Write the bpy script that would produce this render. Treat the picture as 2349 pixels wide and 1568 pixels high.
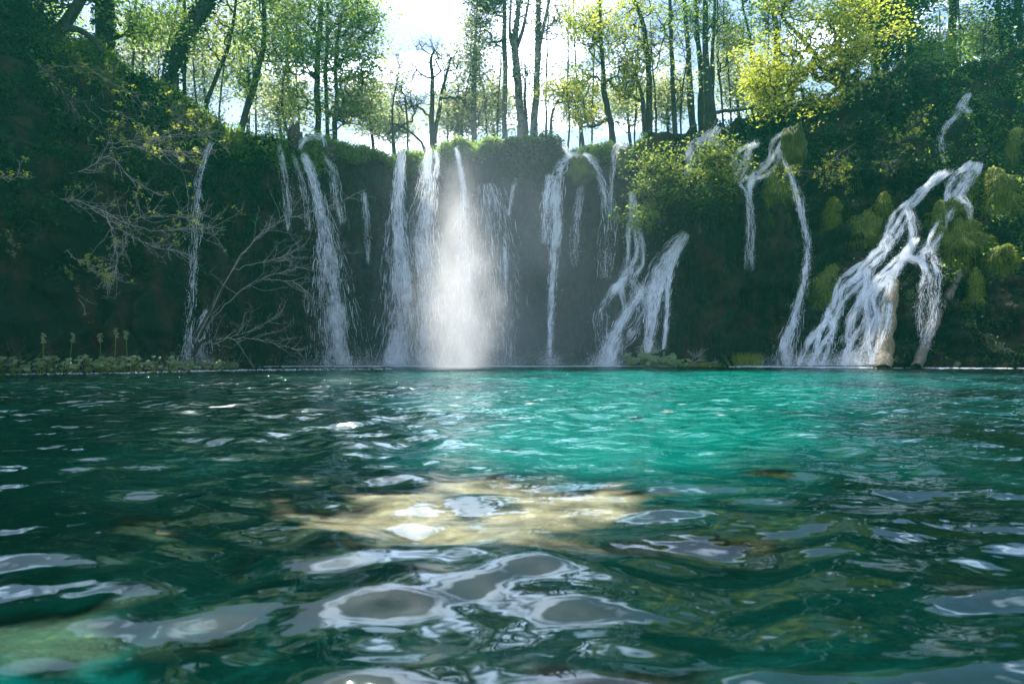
import bpy, math, random
import numpy as np
from mathutils import Vector
from mathutils.bvhtree import BVHTree
R = math.radians
for o in list(bpy.data.objects): bpy.data.objects.remove(o)
S = bpy.context.scene
COL = S.collection
rng = np.random.default_rng(11)

# ------------------------------------------------------------------ camera
CAMH = 0.45
FPX = 1566.0            # focal length in the pixels used below (picture 2349 x 1568, horizon on row 808)
cam_d = bpy.data.cameras.new('camera'); cam = bpy.data.objects.new('camera', cam_d); COL.objects.link(cam)
cam.location = (0, 0, CAMH); cam.rotation_euler = (R(90), 0, 0)
cam_d.lens = 24; cam_d.sensor_width = 36; cam_d.shift_y = 24 / 2349.0
cam_d.clip_start = 0.05; cam_d.clip_end = 2000
cam_d.dof.use_dof = True; cam_d.dof.focus_distance = 20.0; cam_d.dof.aperture_fstop = 6.3
S.camera = cam

# ------------------------------------------------------------------ light
SUN_EL, SUN_AZ = 60.0, -20.0      # degrees; azimuth measured from +Y (view axis), negative = left
el, az = R(SUN_EL), R(SUN_AZ)
sun_dir = Vector((math.sin(az) * math.cos(el), math.cos(az) * math.cos(el), math.sin(el)))
sd = bpy.data.lights.new('sun', 'SUN'); sd.energy = 5.0; sd.angle = R(0.5); sd.color = (1.0, 0.96, 0.89)
sun = bpy.data.objects.new('sun', sd); COL.objects.link(sun)
sun.rotation_euler = (-sun_dir).to_track_quat('-Z', 'Y').to_euler()
W = bpy.data.worlds.new('World'); S.world = W; W.use_nodes = True
nt = W.node_tree; nt.nodes.clear()
wo = nt.nodes.new('ShaderNodeOutputWorld'); bg = nt.nodes.new('ShaderNodeBackground')
sky = nt.nodes.new('ShaderNodeTexSky'); sky.sky_type = 'NISHITA'; sky.sun_disc = False
sky.sun_elevation = el; sky.sun_rotation = az; sky.air_density = 1.0; sky.dust_density = 2.0; sky.ozone_density = 6.0
tc = nt.nodes.new('ShaderNodeTexCoord')
sp = nt.nodes.new('ShaderNodeSeparateXYZ'); nt.links.new(tc.outputs['Generated'], sp.inputs[0])
mx = nt.nodes.new('ShaderNodeMath'); mx.operation = 'MAXIMUM'; mx.inputs[1].default_value = 0.06
nt.links.new(sp.outputs['Z'], mx.inputs[0])
dv = nt.nodes.new('ShaderNodeVectorMath'); dv.operation = 'DIVIDE'
cb = nt.nodes.new('ShaderNodeCombineXYZ')
for k in range(3): nt.links.new(mx.outputs[0], cb.inputs[k])
nt.links.new(tc.outputs['Generated'], dv.inputs[0]); nt.links.new(cb.outputs[0], dv.inputs[1])
cn = nt.nodes.new('ShaderNodeTexNoise'); cn.inputs['Scale'].default_value = 1.5; cn.inputs['Detail'].default_value = 7
cn.inputs['Roughness'].default_value = 0.55; nt.links.new(dv.outputs[0], cn.inputs['Vector'])
cr = nt.nodes.new('ShaderNodeMapRange'); cr.inputs['From Min'].default_value = 0.505; cr.inputs['From Max'].default_value = 0.60
nt.links.new(cn.outputs['Fac'], cr.inputs['Value'])
cm = nt.nodes.new('ShaderNodeMix'); cm.data_type = 'RGBA'
ca = nt.nodes.new('ShaderNodeVectorMath'); ca.operation = 'MULTIPLY_ADD'; ca.inputs[1].default_value = (2.8, 2.8, 2.8); ca.inputs[2].default_value = (10.5, 10.8, 11.6)
nt.links.new(sky.outputs[0], ca.inputs[0]); nt.links.new(ca.outputs[0], cm.inputs['B'])
nt.links.new(cr.outputs[0], cm.inputs['Factor']); nt.links.new(sky.outputs[0], cm.inputs['A'])
nt.links.new(cm.outputs['Result'], bg.inputs['Color']); bg.inputs['Strength'].default_value = 0.12
nt.links.new(bg.outputs[0], wo.inputs['Surface'])
S.view_settings.view_transform = 'Standard'; S.view_settings.look = 'None'; S.view_settings.gamma = 1
S.view_settings.use_curve_mapping = False; S.view_settings.exposure = 1.25
cy = S.cycles
cy.use_denoising = True
try: cy.denoiser = 'OPENIMAGEDENOISE'
except Exception: pass
cy.max_bounces = 6; cy.diffuse_bounces = 2; cy.glossy_bounces = 3; cy.transmission_bounces = 3
cy.volume_bounces = 2; cy.transparent_max_bounces = 24; cy.caustics_reflective = False; cy.caustics_refractive = False
cy.sample_clamp_indirect = 4.0; cy.volume_step_rate = 2.0; cy.volume_max_steps = 64
cy.use_adaptive_sampling = True; cy.adaptive_threshold = 0.02

# ------------------------------------------------------------------ helpers
def P(u, v, Y):
    return Vector(((u - 1174.5) / FPX * Y, Y, CAMH - (v - 808.0) / FPX * Y))
def px(n, Y): return n * Y / FPX
_perm = rng.permutation(4096)
_grad = rng.normal(size=(4096, 3)); _grad /= np.linalg.norm(_grad, axis=1)[:, None]
def pnoise(p):
    p = np.asarray(p, float); i = np.floor(p).astype(int); f = p - i; w = f * f * f * (f * (f * 6 - 15) + 10); out = 0
    for a in (0, 1):
        for b in (0, 1):
            for c in (0, 1):
                h = _perm[(_perm[(_perm[(i[:, 0] + a) & 4095] + i[:, 1] + b) & 4095] + i[:, 2] + c) & 4095]
                d = (_grad[h] * (f - np.array([a, b, c]))).sum(1)
                out = out + d * np.where(a, w[:, 0], 1 - w[:, 0]) * np.where(b, w[:, 1], 1 - w[:, 1]) * np.where(c, w[:, 2], 1 - w[:, 2])
    return out * 1.6
def fbm(p, oct=4, g=0.5):
    p = np.asarray(p, float); s = 0; a = 1.0
    for k in range(oct): s = s + a * pnoise(p * 2 ** k + 17.3 * k); a *= g
    return s
def mesh(name, verts, faces, mat=None, smooth=True, attrs=None, uvs=None):
    """faces: (n,3) or (n,4) int array"""
    verts = np.ascontiguousarray(verts, np.float32); faces = np.ascontiguousarray(faces, np.int32)
    me = bpy.data.meshes.new(name); n, k = faces.shape
    me.vertices.add(len(verts)); me.vertices.foreach_set('co', verts.ravel())
    me.loops.add(n * k); me.loops.foreach_set('vertex_index', faces.ravel())
    me.polygons.add(n); me.polygons.foreach_set('loop_start', np.arange(0, n * k, k, dtype=np.int32))
    try: me.polygons.foreach_set('loop_total', np.full(n, k, np.int32))
    except Exception: pass
    if smooth: me.polygons.foreach_set('use_smooth', np.ones(n, bool))
    if uvs is not None:
        l = me.uv_layers.new(name='UVMap'); l.data.foreach_set('uv', np.ascontiguousarray(uvs[faces.ravel()], np.float32).ravel())
    for an, av in (attrs or {}).items():
        a = me.attributes.new(an, 'FLOAT', 'POINT'); a.data.foreach_set('value', np.ascontiguousarray(av, np.float32))
    me.update(calc_edges=True)
    if mat: me.materials.append(mat)
    return me
def link(name, me, parent=None):
    o = bpy.data.objects.new(name, me); COL.objects.link(o)
    if parent is not None:
        o.parent = parent
        o.location = -Vector(parent.location)          # meshes are made in world coordinates
    return o
def tag(o, label=None, cat=None, group=None, kind=None):
    if label: o['label'] = label
    if cat: o['category'] = cat
    if group: o['group'] = group
    if kind: o['kind'] = kind
    return o
def thing(name, loc, label, cat, group=None):
    o = bpy.data.objects.new(name, None); o.empty_display_size = 0.2; COL.objects.link(o); o.location = loc
    return tag(o, label, cat, group)
class Geo:
    def __init__(s): s.v = []; s.f = []; s.n = 0
    def add(s, v, f): s.v.append(np.asarray(v, float)); s.f.append(np.asarray(f, int) + s.n); s.n += len(v)
    def build(s, name, mat, parent=None, smooth=True):
        return link(name, mesh(name, np.concatenate(s.v), np.concatenate(s.f), mat, smooth), parent)
def basis(d):
    d = d / np.maximum(np.linalg.norm(d, axis=-1, keepdims=True), 1e-9)
    ref = np.where(np.abs(d[..., 2:3]) > 0.9, np.array([1.0, 0, 0]), np.array([0, 0, 1.0]))
    a = np.cross(d, ref); a /= np.maximum(np.linalg.norm(a, axis=-1, keepdims=True), 1e-9)
    return a, np.cross(d, a)
def prisms(p0, p1, r0, r1, k):
    """many separate tapered prisms, vectorised"""
    p0 = np.asarray(p0, float); p1 = np.asarray(p1, float); n = len(p0)
    a, b = basis(p1 - p0); th = np.arange(k) * 2 * np.pi / k
    ring = a[:, None] * np.cos(th)[None, :, None] + b[:, None] * np.sin(th)[None, :, None]
    v = np.concatenate([p0[:, None] + ring * np.asarray(r0)[:, None, None], p1[:, None] + ring * np.asarray(r1)[:, None, None]], 1)
    j = np.arange(k); q = np.stack([j, (j + 1) % k, (j + 1) % k + k, j + k], 1)
    return v.reshape(-1, 3), (q[None] + (np.arange(n) * 2 * k)[:, None, None]).reshape(-1, 4)
def catmull(pts, n):
    pts = np.asarray(pts, float); m = len(pts)
    if m == 2: t = np.linspace(0, 1, n)[:, None]; return pts[0] * (1 - t) + pts[1] * t
    q = np.vstack([2 * pts[0] - pts[1], pts, 2 * pts[-1] - pts[-2]]); out = []
    for s in np.linspace(0, m - 1 - 1e-6, n):
        i = int(s); f = s - i; a, b, c, d = q[i:i + 4]
        out.append(0.5 * (2 * b + (c - a) * f + (2 * a - 5 * b + 4 * c - d) * f * f + (3 * b - a - 3 * c + d) * f ** 3))
    return np.array(out)
def tube(path, rad, k=9, bump=0.0, freq=3.0, cap=True):
    path = np.asarray(path, float); n = len(path); rad = np.asarray(rad, float)
    d = np.gradient(path, axis=0); a, b = basis(d); th = np.arange(k) * 2 * np.pi / k
    dirs = a[:, None] * np.cos(th)[None, :, None] + b[:, None] * np.sin(th)[None, :, None]
    base = path[:, None] + dirs * rad[:, None, None]
    if bump: base = base + dirs * (bump * rad[:, None] * fbm(base.reshape(-1, 3) * np.array([freq, freq, freq * .4]), 3).reshape(n, k))[..., None]
    v = base.reshape(-1, 3); j = np.arange(k)
    q = np.stack([j, (j + 1) % k, (j + 1) % k + k, j + k], 1)
    f = (q[None] + (np.arange(n - 1) * k)[:, None, None]).reshape(-1, 4)
    if cap:
        v = np.vstack([v, path[-1]]); c = len(v) - 1; s0 = (n - 1) * k
        f = np.vstack([f, np.stack([s0 + j, s0 + (j + 1) % k, np.full(k, c), np.full(k, c)], 1)[:0]])
    return v, f
def leaves(c, size, aspect=0.62, up=0.6, r=rng, droop=None):
    """diamond leaves folded along the midrib: 4 verts, 2 triangles each"""
    c = np.asarray(c, float); n = len(c)
    nrm = r.normal(size=(n, 3)); nrm[:, 2] = np.abs(nrm[:, 2]) + up * 1.5; nrm /= np.linalg.norm(nrm, axis=1)[:, None]
    a = np.cross(nrm, r.normal(size=(n, 3))); a /= np.linalg.norm(a, axis=1)[:, None]
    if droop is not None: a = a * (1 - droop) + np.array([0, 0, -1.0]) * droop; a /= np.linalg.norm(a, axis=1)[:, None]
    b = np.cross(nrm, a); s = (np.asarray(size) * (0.6 + 0.8 * r.random(n)))[:, None]
    fold = nrm * s * 0.22
    v = np.stack([c - a * s, c + b * s * aspect + fold, c + a * s, c - b * s * aspect + fold], 1).reshape(-1, 3)
    i = np.arange(n)[:, None] * 4
    return v, np.concatenate([np.hstack([i, i + 1, i + 2]), np.hstack([i, i + 2, i + 3])])

# ------------------------------------------------------------------ materials
def newmat(name):
    m = bpy.data.materials.new(name); m.use_nodes = True; m.node_tree.nodes.clear(); return m, m.node_tree
def N(t, ty, **kw):
    n = t.nodes.new(ty)
    for k, v in kw.items():
        if k in n.inputs: n.inputs[k].default_value = v
        else: setattr(n, k, v)
    return n
def ramp(t, src, stops):
    r = t.nodes.new('ShaderNodeValToRGB'); e = r.color_ramp.elements
    while len(e) > 1: e.remove(e[-1])
    e[0].position = stops[0][0]; e[0].color = (*stops[0][1], 1)
    for p, c in stops[1:]: x = e.new(p); x.color = (*c, 1)
    t.links.new(src, r.inputs[0]); return r.outputs[0]
def leaf_mat(name, cols, trans, mix=0.5, rough=0.45, spec=.25):
    m, t = newmat(name); out = N(t, 'ShaderNodeOutputMaterial')
    g = N(t, 'ShaderNodeNewGeometry')
    c1 = ramp(t, g.outputs['Random Per Island'], [(i / (len(cols) - 1), c) for i, c in enumerate(cols)])
    c2 = ramp(t, g.outputs['Random Per Island'], [(i / (len(trans) - 1), c) for i, c in enumerate(trans)])
    p = N(t, 'ShaderNodeBsdfPrincipled', Roughness=rough); p.inputs['Specular IOR Level'].default_value = spec
    tr = N(t, 'ShaderNodeBsdfTranslucent'); mx = N(t, 'ShaderNodeMixShader'); mx.inputs[0].default_value = mix
    t.links.new(c1, p.inputs['Base Color']); t.links.new(c2, tr.inputs['Color'])
    t.links.new(p.outputs[0], mx.inputs[1]); t.links.new(tr.outputs[0], mx.inputs[2]); t.links.new(mx.outputs[0], out.inputs[0])
    return m
def bark_mat(name, c0, c1, c2=None, scale=6.0, rough=0.85, bump=0.5):
    m, t = newmat(name); out = N(t, 'ShaderNodeOutputMaterial'); p = N(t, 'ShaderNodeBsdfPrincipled', Roughness=rough); p.inputs['Specular IOR Level'].default_value = .2
    tcn = N(t, 'ShaderNodeTexCoord'); mp = N(t, 'ShaderNodeMapping'); mp.inputs['Scale'].default_value = (scale, scale, scale * 0.25)
    t.links.new(tcn.outputs['Object'], mp.inputs[0])
    n = N(t, 'ShaderNodeTexNoise', Scale=2.0, Detail=6.0, Roughness=0.65); t.links.new(mp.outputs[0], n.inputs['Vector'])
    st = [(0.32, c0), (0.62, c1)] + ([(0.75, c2)] if c2 else [])
    t.links.new(ramp(t, n.outputs['Fac'], st), p.inputs['Base Color'])
    b = N(t, 'ShaderNodeBump', Strength=bump, Distance=0.03); t.links.new(n.outputs['Fac'], b.inputs['Height']); t.links.new(b.outputs[0], p.inputs['Normal'])
    t.links.new(p.outputs[0], out.inputs[0]); return m
M = {}
M['bark'] = bark_mat('bark', (.012, .012, .010), (.045, .042, .035), (.035, .045, .02))
M['bark_pale'] = bark_mat('bark_pale', (.06, .06, .05), (.17, .16, .14), (.12, .13, .08))
M['twig'] = bark_mat('twig', (.05, .042, .035), (.17, .15, .13), scale=20)
M['twig_pale'] = bark_mat('twig_pale', (.14, .12, .10), (.34, .31, .28), scale=20)
M['wet_wood'] = bark_mat('wet_wood', (.012, .010, .008), (.05, .04, .03), scale=9, rough=.45)
M['log'] = bark_mat('log', (.035, .028, .02), (.17, .14, .11), (.10, .10, .04), scale=10, rough=.5, bump=.9)
M['tufa'] = bark_mat('tufa', (.06, .045, .02), (.27, .20, .11), (.13, .14, .03), scale=9, rough=.6, bump=1.2)
M['leaf_green'] = leaf_mat('leaf_green', [(.025, .065, .02), (.045, .09, .02), (.08, .12, .03)], [(.16, .34, .06), (.30, .46, .07), (.52, .60, .10)], .6)
M['leaf_yellow'] = leaf_mat('leaf_yellow', [(.03, .06, .012), (.06, .09, .015), (.10, .12, .02), (.14, .14, .03)], [(.26, .36, .03), (.44, .52, .04), (.52, .55, .06), (.60, .60, .10)], .6)
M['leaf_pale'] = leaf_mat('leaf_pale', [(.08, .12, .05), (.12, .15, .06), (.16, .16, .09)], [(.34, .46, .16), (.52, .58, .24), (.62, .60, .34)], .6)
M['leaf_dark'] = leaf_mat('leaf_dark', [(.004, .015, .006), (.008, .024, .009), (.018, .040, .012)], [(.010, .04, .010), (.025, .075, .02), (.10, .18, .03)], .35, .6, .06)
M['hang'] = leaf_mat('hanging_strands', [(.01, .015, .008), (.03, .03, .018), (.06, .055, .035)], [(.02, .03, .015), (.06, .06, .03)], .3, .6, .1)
M['leaf_shade'] = leaf_mat('leaf_shade', [(.004, .018, .008), (.008, .026, .010), (.016, .036, .012), (.05, .08, .02)], [(.006, .022, .006), (.012, .035, .01), (.02, .05, .012), (.10, .18, .03)], .3, .5, .15)  # slope's shade put into a darker, less translucent leaf colour
M['leaf_fresh'] = leaf_mat('leaf_fresh', [(.012, .04, .012), (.03, .06, .015), (.07, .09, .02)], [(.05, .12, .02), (.14, .24, .04), (.34, .42, .06), (.50, .52, .08)], .5)
M['needle'] = leaf_mat('needle', [(.015, .035, .02), (.03, .05, .03)], [(.03, .06, .03), (.05, .09, .04)], .3)
M['moss'] = leaf_mat('moss', [(.05, .085, .008), (.12, .16, .014), (.24, .25, .03)], [(.20, .30, .015), (.48, .54, .02), (.74, .70, .05)], .6)
M['butterbur'] = leaf_mat('butterbur', [(.03, .07, .03), (.08, .13, .05), (.26, .30, .18)], [(.3, .45, .12), (.45, .55, .15), (.5, .5, .15)], .35, .3)  # palest leaves carry white glints put into the leaf colour
M['blossom'] = leaf_mat('blossom', [(.3, .28, .16), (.2, .22, .10)], [(.3, .3, .12), (.2, .25, .1)], .3)

def cliff_mat():
    m, t = newmat('wet_tufa_rock'); out = N(t, 'ShaderNodeOutputMaterial'); p = N(t, 'ShaderNodeBsdfPrincipled', Roughness=.75); p.inputs['Specular IOR Level'].default_value = .12
    tcn = N(t, 'ShaderNodeTexCoord')
    mp = N(t, 'ShaderNodeMapping'); mp.inputs['Scale'].default_value = (1.2, 1.2, .45); t.links.new(tcn.outputs['Object'], mp.inputs[0])
    n1 = N(t, 'ShaderNodeTexNoise', Scale=1.1, Detail=7.0, Roughness=.6); t.links.new(mp.outputs[0], n1.inputs['Vector'])
    mp2 = N(t, 'ShaderNodeMapping'); mp2.inputs['Scale'].default_value = (9, 9, 1.6); t.links.new(tcn.outputs['Object'], mp2.inputs[0])
    n2 = N(t, 'ShaderNodeTexNoise', Scale=1.0, Detail=8.0, Roughness=.7); t.links.new(mp2.outputs[0], n2.inputs['Vector'])
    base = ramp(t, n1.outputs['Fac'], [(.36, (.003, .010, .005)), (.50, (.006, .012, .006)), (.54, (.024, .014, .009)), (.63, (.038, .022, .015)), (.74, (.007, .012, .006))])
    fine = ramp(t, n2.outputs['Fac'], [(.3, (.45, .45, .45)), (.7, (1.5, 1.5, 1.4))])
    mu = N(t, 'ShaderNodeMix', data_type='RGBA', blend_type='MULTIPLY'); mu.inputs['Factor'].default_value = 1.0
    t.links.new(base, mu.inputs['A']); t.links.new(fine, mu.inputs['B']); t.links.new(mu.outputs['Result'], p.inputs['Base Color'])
    b = N(t, 'ShaderNodeBump', Strength=.8, Distance=.12); t.links.new(n2.outputs['Fac'], b.inputs['Height']); t.links.new(b.outputs[0], p.inputs['Normal'])
    t.links.new(p.outputs[0], out.inputs[0]); return m
M['cliff'] = cliff_mat()
M['bed'] = bark_mat('bed', (.002, .030, .021), (.006, .062, .044), scale=2)
M['pale_mottle'] = bark_mat('pale_mottle', (.03, .028, .016), (.32, .27, .18), (.60, .54, .40), scale=4, rough=.6, bump=.8)
M['algae_rock'] = bark_mat('algae_rock', (.002, .025, .014), (.004, .06, .035), (.16, .22, .05), scale=7, rough=.6, bump=.8)
M['stone'] = bark_mat('stone', (.02, .02, .015), (.07, .06, .045), (.05, .07, .03), scale=4)

def foam_mat(name, sheet):
    m, t = newmat(name); out = N(t, 'ShaderNodeOutputMaterial')
    d = N(t, 'ShaderNodeBsdfPrincipled', Roughness=.35); d.inputs['Base Color'].default_value = (.88, .91, .94, 1)
    tr = N(t, 'ShaderNodeBsdfTranslucent'); tr.inputs['Color'].default_value = (.92, .95, .97, 1)
    mx = N(t, 'ShaderNodeMixShader'); mx.inputs[0].default_value = .55
    t.links.new(d.outputs[0], mx.inputs[1]); t.links.new(tr.outputs[0], mx.inputs[2]); res = mx.outputs[0]
    if sheet:
        uv = N(t, 'ShaderNodeUVMap', uv_map='UVMap')
        mp = N(t, 'ShaderNodeMapping'); mp.inputs['Scale'].default_value = (26, 5.0, 1); t.links.new(uv.outputs[0], mp.inputs[0])
        n = N(t, 'ShaderNodeTexNoise', Scale=1.0, Detail=6.0, Roughness=.75, Distortion=.6); t.links.new(mp.outputs[0], n.inputs['Vector'])
        mp2 = N(t, 'ShaderNodeMapping'); mp2.inputs['Scale'].default_value = (2.4, 1.1, 1); t.links.new(uv.outputs[0], mp2.inputs[0])
        n2 = N(t, 'ShaderNodeTexNoise', Scale=1.6, Detail=5.0, Roughness=.65); t.links.new(mp2.outputs[0], n2.inputs['Vector'])
        ad = N(t, 'ShaderNodeMath', operation='ADD'); t.links.new(n.outputs['Fac'], ad.inputs[0]); t.links.new(n2.outputs['Fac'], ad.inputs[1])
        at = N(t, 'ShaderNodeAttribute', attribute_name='op')
        s = N(t, 'ShaderNodeMath', operation='ADD'); t.links.new(ad.outputs[0], s.inputs[0]); t.links.new(at.outputs['Fac'], s.inputs[1])
        mr = N(t, 'ShaderNodeMapRange'); mr.inputs['From Min'].default_value = 1.30; mr.inputs['From Max'].default_value = 1.78
        mr.inputs['To Max'].default_value = .85
        t.links.new(s.outputs[0], mr.inputs['Value'])
        tp = N(t, 'ShaderNodeBsdfTransparent'); m2 = N(t, 'ShaderNodeMixShader')
        t.links.new(mr.outputs[0], m2.inputs[0]); t.links.new(tp.outputs[0], m2.inputs[1]); t.links.new(res, m2.inputs[2]); res = m2.outputs[0]
    t.links.new(res, out.inputs[0]); return m
M['foam'] = foam_mat('white_water', False); M['sheet'] = foam_mat('falling_water', True)

def water_mat():
    m, t = newmat('lake_water'); out = N(t, 'ShaderNodeOutputMaterial')
    tcn = N(t, 'ShaderNodeTexCoord'); at = N(t, 'ShaderNodeAttribute', attribute_name='sunlit_tint')
    n = N(t, 'ShaderNodeTexNoise', Scale=.9, Detail=5.0, Roughness=.6); t.links.new(tcn.outputs['Object'], n.inputs['Vector'])
    sb = N(t, 'ShaderNodeMath', operation='MULTIPLY_ADD'); sb.inputs[1].default_value = .9; sb.inputs[2].default_value = -.45
    t.links.new(n.outputs['Fac'], sb.inputs[0])
    ad = N(t, 'ShaderNodeMath', operation='ADD', use_clamp=True); t.links.new(sb.outputs[0], ad.inputs[0]); t.links.new(at.outputs['Fac'], ad.inputs[1])
    c = ramp(t, ad.outputs[0], [(0, (.0002, .0052, .0034)), (.3, (.0003, .0105, .0075)), (.55, (.0005, .036, .029)), (1, (.0015, .105, .080))])
    body = N(t, 'ShaderNodeBsdfDiffuse'); t.links.new(c, body.inputs['Color'])
    # fine ripples
    mp = N(t, 'ShaderNodeMapping'); mp.inputs['Scale'].default_value = (1, 1.5, 1); t.links.new(tcn.outputs['Object'], mp.inputs[0])
    r = N(t, 'ShaderNodeTexNoise', Scale=3.6, Detail=3.0, Roughness=.5); t.links.new(mp.outputs[0], r.inputs['Vector'])
    fa = N(t, 'ShaderNodeAttribute', attribute_name='far')
    b = N(t, 'ShaderNodeBump', Distance=.22); t.links.new(r.outputs['Fac'], b.inputs['Height']); t.links.new(fa.outputs['Fac'], b.inputs['Strength'])
    tp = N(t, 'ShaderNodeBsdfTransparent'); tp.inputs['Color'].default_value = (.90, .95, .86, 1)
    ca = N(t, 'ShaderNodeAttribute', attribute_name='clear'); mc = N(t, 'ShaderNodeMixShader')
    t.links.new(ca.outputs['Fac'], mc.inputs[0]); t.links.new(body.outputs[0], mc.inputs[1]); t.links.new(tp.outputs[0], mc.inputs[2]); body = mc
    gl = N(t, 'ShaderNodeBsdfGlossy', Roughness=.03); gl.inputs['Color'].default_value = (.84, .97, 1, 1)
    fr = N(t, 'ShaderNodeFresnel', IOR=1.333)
    t.links.new(b.outputs[0], gl.inputs['Normal']); t.links.new(b.outputs[0], fr.inputs['Normal'])
    mx = N(t, 'ShaderNodeMixShader'); t.links.new(fr.outputs[0], mx.inputs[0]); t.links.new(body.outputs[0], mx.inputs[1]); t.links.new(gl.outputs[0], mx.inputs[2])
    t.links.new(mx.outputs[0], out.inputs[0]); return m
M['water'] = water_mat()

# ------------------------------------------------------------------ terrain: cliff, hillsides and the shelf behind the lip
LIP = np.array([  # u, base distance, row of the lip, distance of the lip
    (-2600, 4, -300, 9), (-1200, 7.5, -200, 12), (-400, 11, -80, 15), (0, 14, 2, 18), (43, 14.3, 22, 18.4), (93, 14.8, 62, 18.8), (127, 15, 105, 19),
    (213, 15.8, 108, 19.8), (300, 16.6, 175, 20.5), (367, 17.2, 190, 21), (417, 17.8, 235, 21.5), (500, 19, 292, 22.3), (617, 21.2, 322, 22.6),
    (700, 22, 330, 22.8), (760, 22.2, 328, 22.9), (860, 22.4, 345, 23), (905, 22.4, 360, 23), (1000, 22.3, 350, 22.9), (1060, 22.2, 330, 22.8),
    (1270, 22.2, 330, 22.8), (1300, 22.2, 348, 22.9), (1420, 22.2, 345, 23.1), (1480, 22.2, 318, 23.4), (1560, 22.2, 305, 23.8), (1620, 22, 292, 24.2),
    (1690, 21.8, 270, 24.8), (1850, 20.9, 232, 26.2), (1967, 20.1, 205, 27), (2067, 19.6, 182, 27.5), (2217, 19.4, 158, 27.5), (2349, 19.2, 120, 27),
    (2700, 18.5, 40, 23.5), (3600, 13, -100, 18), (5000, 7, -200, 12)])
uc = np.concatenate([np.linspace(-2600, -60, 60)[:-1], np.arange(-60, 2410, 4.5), np.linspace(2410, 5000, 60)[1:]])
Yb = np.interp(uc, LIP[:, 0], LIP[:, 1]); Yl = np.interp(uc, LIP[:, 0], LIP[:, 3])
vl = np.interp(uc, LIP[:, 0], LIP[:, 2]); zl = CAMH - (vl - 808) / FPX * Yl
nf = 150; tf = np.linspace(-0.13, 1, nf); back = np.concatenate([np.linspace(0, 1, 14)[1:] ** 1.5 * 4, np.geomspace(5, 60, 12)])
rows_Y = []; rows_z = []
side = np.clip((560 - uc) / 400, 0, 1) + np.clip((uc - 1500) / 400, 0, 1)
for t_ in tf:
    tt = max(t_, 0); sh = tt ** (1.0 + 0.6 * np.clip((560 - uc) / 400, 0, 1))
    rows_Y.append(Yb + (Yl - Yb) * sh - (0.35 * np.sin(math.pi * min(1, tt)) ** 1 * (1 - side.clip(0, 1)) * -1)); rows_z.append(zl * t_)
for b_ in back: rows_Y.append(Yl + b_); rows_z.append(zl + (b_ * 0.16) * side.clip(0, 1) - 0.25 * min(1, b_) * (1 - side.clip(0, 1)))
TY = np.array(rows_Y); TZ = np.array(rows_z); TX = (uc[None] - 1174.5) / FPX * TY
nr, ncx = TY.shape
p = np.stack([TX, TY, TZ], -1).reshape(-1, 3)
tt = np.concatenate([tf, np.full(len(back), 1.0)])[:, None] * np.ones(ncx)[None]
bk = np.concatenate([np.zeros(nf), back])[:, None] * np.ones(ncx)[None]
q = np.stack([p[:, 0], p[:, 1] * .35, p[:, 2]], 1)
d = 0.60 * fbm(q * np.array([.75, .5, .30]) + 3, 3) + 0.50 * (0.5 - np.abs(fbm(q * np.array([2.2, 1, .45]) + 9, 2))) + 0.16 * fbm(q * np.array([4.5, 2, 1.6]) + 5, 4, .6)
sd_ = (side.clip(0, 1)[None] * np.ones(nr)[:, None]).ravel()
d *= (1 + .9 * sd_)
fall = 1 / (1 + (bk.ravel() / 1.5) ** 2)
p[:, 1] -= d * fall * np.clip((tt.ravel() + .13) * 6, 0.3, 1)
p[:, 0] -= 0.12 * fall * fbm(q * np.array([3, 3, 2]) + 40, 3)
edge = np.clip((tt.ravel() - .9) * 10, 0, 1)
p[:, 2] += edge * (0.14 * fbm(np.stack([p[:, 0] * 1.1, p[:, 1] * .6, p[:, 0] * 0], 1) + 8, 4) * (1 + 1.2 * sd_))
ledge = fbm(q * np.array([.6, .6, 1.4]) + 70, 3)
p[:, 1] += sd_ * 0.6 * ledge * fall
i = np.arange(nr - 1)[:, None] * ncx + np.arange(ncx - 1)[None]
tf_faces = np.stack([i, i + 1, i + 1 + ncx, i + ncx], -1).reshape(-1, 4)
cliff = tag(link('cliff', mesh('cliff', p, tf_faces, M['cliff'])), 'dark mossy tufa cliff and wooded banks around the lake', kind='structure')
TV = p.reshape(nr, ncx, 3)
bvh = BVHTree.FromPolygons([Vector(x) for x in p[:, :]], tf_faces.tolist())
EYE = Vector((0, 0, CAMH))
def hit(u, v, default=22.0):
    dr = (P(u, v, 10) - EYE).normalized(); h = bvh.ray_cast(EYE, dr)
    return (h[0], h[1]) if h[0] is not None else (P(u, v, default), Vector((0, -1, 0)))
def ground(x, y):
    h = bvh.ray_cast(Vector((x, y, 60)), Vector((0, 0, -1)))
    return h[0].z if h[0] is not None else 7.2

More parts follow.
